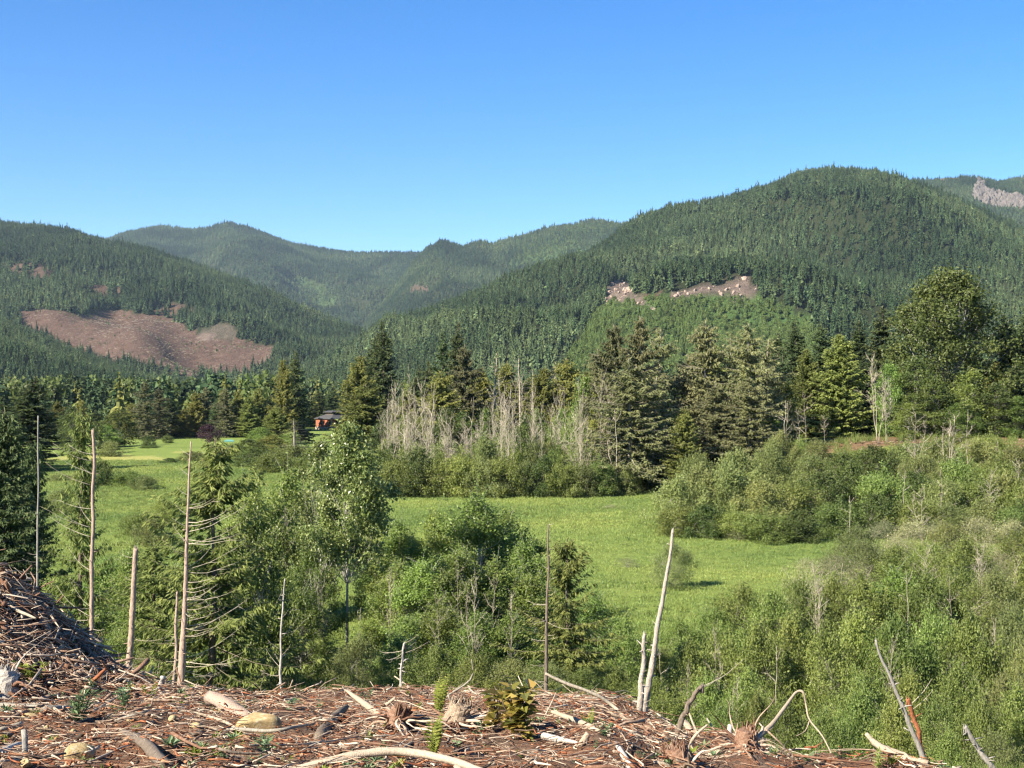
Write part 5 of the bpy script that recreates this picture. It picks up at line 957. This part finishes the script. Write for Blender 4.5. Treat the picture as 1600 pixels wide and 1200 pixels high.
# ---------------------------------------------------------------- the uncountable slash litter
def litter(name, N, region, lens, radii, m, label, vr=(0, 1), tilt=.16, seed=0, curve=.12, follow=None):
    r = np.random.default_rng(seed); X, Y = region(r, N); N = len(X); Z = ground_z(X, Y)
    a_ = r.uniform(0, 2*np.pi, N); L = r.uniform(0, 1, N)**2.2*(lens[1]-lens[0])+lens[0]; K = 5
    d = np.stack([np.cos(a_), np.sin(a_), r.normal(0, tilt, N)], -1); s = np.linspace(-.5, .5, K)
    side = nrm(np.cross(d, np.array([0, 0, 1.])))
    P = np.stack([X, Y, Z], -1)[:, None]+d[:, None]*s[None, :, None]*L[:, None, None]
    P = P+side[:, None]*(np.cos(s*np.pi)[None]*r.normal(0, curve, N)[:, None]*L[:, None])[:, :, None]
    P = P+r.normal(0, .025, P.shape)*L[:, None, None]
    zg = ground_z(P[:, :, 0], P[:, :, 1]); zc = P[:, :, 2]-Z[:, None]
    R = (radii[0]+(radii[1]-radii[0])*r.uniform(0, 1, N)**2)
    P[:, :, 2] = np.maximum(zg-R[:, None]*.2, .5*(zg+P[:, :, 2]))+np.abs(zc)*.3+(r.uniform(0, 1, N)**2*.13)[:, None]
    Rr = R[:, None]*np.linspace(1, .35, K)[None]
    V, T, v = tubes(P, Rr, 4, r.uniform(*vr, N)); mb = MB().add(V, T, v)
    return tag(obj(name, mb.mesh(name, M[m], True)), label, 'litter', kind='stuff')
def wedge(y0, y1, p0=-60, p1=1660):
    def f(r, n):
        Y = np.sqrt(r.uniform(y0**2, y1**2, n)); p = r.uniform(p0, p1, n); k = Y < 31.5-4*sstep(p, 950, 1150)-11*sstep(p, 1150, 1300)+r.normal(0, .9, n); return ((p-800)/F*Y)[k], Y[k]
    return f
litter('slash_litter', 11500, wedge(9.5, 31), (.1, .8), (.003, .012), 'slashwood', 'tangle of small brown and tan sticks over the logged slope', (.1, .9), seed=1)
litter('bark_litter', 10500, wedge(9.5, 30), (.04, .22), (.005, .016), 'redwood', 'red-brown bark scraps over the logged slope', (.0, 1), .3, seed=2)
litter('pale_litter', 4200, wedge(9.5, 30), (.04, .4), (.005, .02), 'palewood', 'pale wood splinters over the logged slope', (.2, 1), .2, seed=3)
litter('long_litter', 420, wedge(10, 31), (.6, 2.2), (.006, .016), 'slashwood', 'long thin bent branches over the logged slope', (.2, .95), .1, seed=4)
litter('bark_slabs', 420, wedge(9.5, 30), (.1, .55), (.014, .045), 'bark', 'dark bark slabs and chunks over the logged slope', (.0, .9), .22, seed=14, curve=.05)
litter('broken_limbs', 260, wedge(10, 31), (.25, 1.1), (.014, .034), 'slashwood', 'thicker broken limbs over the logged slope', (.0, .9), .2, seed=15, curve=.08)
xw, yw = wedge(9.5, 30)(np.random.default_rng(17), 900); kw = fbm(xw*.8, yw*.8, 95, 3) > .05; xw = xw[kw]; yw = yw[kw]
def sprout(seed, m):
    r = np.random.default_rng(seed); n = 16; a_ = r.uniform(0, 6.28, n); D = np.stack([np.cos(a_), np.sin(a_), r.uniform(.1, 1.2, n)], -1); L = r.uniform(.5, 1, n)
    V, T, v = leaves(np.zeros((n, 3))+r.normal(0, .12, (n, 3))*np.array([1, 1, .2]), D, np.array([0, 0, 1.])+.4*rdir(n, r), L, L*.3, r.uniform(.2, 1, n)); return MB().add(V, T, v).mesh('sprout', M[m])
scatter('slash_sprouts', np.stack([xw, yw, ground_z(xw, yw)+.03], -1), rx.uniform(.06, .17, len(xw)), source_collection('sprouts', [sprout(1, 'weed'), sprout(2, 'weed'), sprout(3, 'fern'), sprout(4, 'drygrass')]), 'tiny green sprouts coming up through the slash', 'sprouts', tilt=.2)
def pile(r, n):
    X = -9.75+np.abs(r.normal(0, 1.35, n))*np.where(r.uniform(0, 1, n) < .25, -.6, 1); Y = r.normal(24.6, 1.5, n); return X, Y
litter('root_pile', 2600, pile, (.2, 1.5), (.006, .03), 'slashwood', 'heaped brown roots and sticks forming the root pile', (.25, .95), .45, seed=5, curve=.22)
litter('root_pile_limbs', 260, pile, (.3, 1.3), (.025, .06), 'slashwood', 'thick dark roots and limbs mixed into the root pile', (.0, .6), .4, seed=16, curve=.2)
def ridge(r, n):
    p = r.uniform(-20, 1230, n); Y = 29-8*sstep(p, 1000, 1200)+r.normal(0, 1.4, n); return (p-800)/F*Y, Y
litter('crest_litter', 900, ridge, (.2, 1.3), (.004, .018), 'slashwood', 'sticks jutting up along the crest of the logged slope', (.3, .95), .5, seed=6, curve=.2)
def bank(r, n):
    p = r.uniform(1190, 1650, n); Y = r.uniform(205, 240, n); return (p-800)/F*Y, Y
litter('bank_litter', 700, bank, (.6, 2.6), (.04, .14), 'slashwood', 'pale logging slash on the bank below the cottonwood', (0, .8), .3, seed=7)

# small weeds dotted through the slash, each its own plant
wk = [(60, 1150), (90, 1095), (170, 1125), (210, 1150), (300, 1168), (330, 1195), (445, 1195), (470, 1182), (540, 1192), (600, 1140), (650, 1115), (760, 1180), (835, 1130), (880, 1140), (930, 1170), (1000, 1186), (1040, 1170), (1210, 1178), (25, 1095), (285, 1102), (370, 1172), (500, 1112), (720, 1190), (815, 1185), (1250, 1192), (1310, 1186)]
wk.sort()
for i, (px, py) in enumerate(wk):
    weed(px, py, 'low green weed sprouting from the slash, %s of these from the left' % ordn(i), pr.randrange(14, 34), pr.uniform(10, 20), 850+i, pr.choice(['weed', 'weed', 'fern', 'drygrass']), spread=1.6, lw=.4)
for o in list(C.objects):
    if str(o.get('label', '')).startswith('low green weed sprouting'): o['group'] = 'small weeds in the slash'
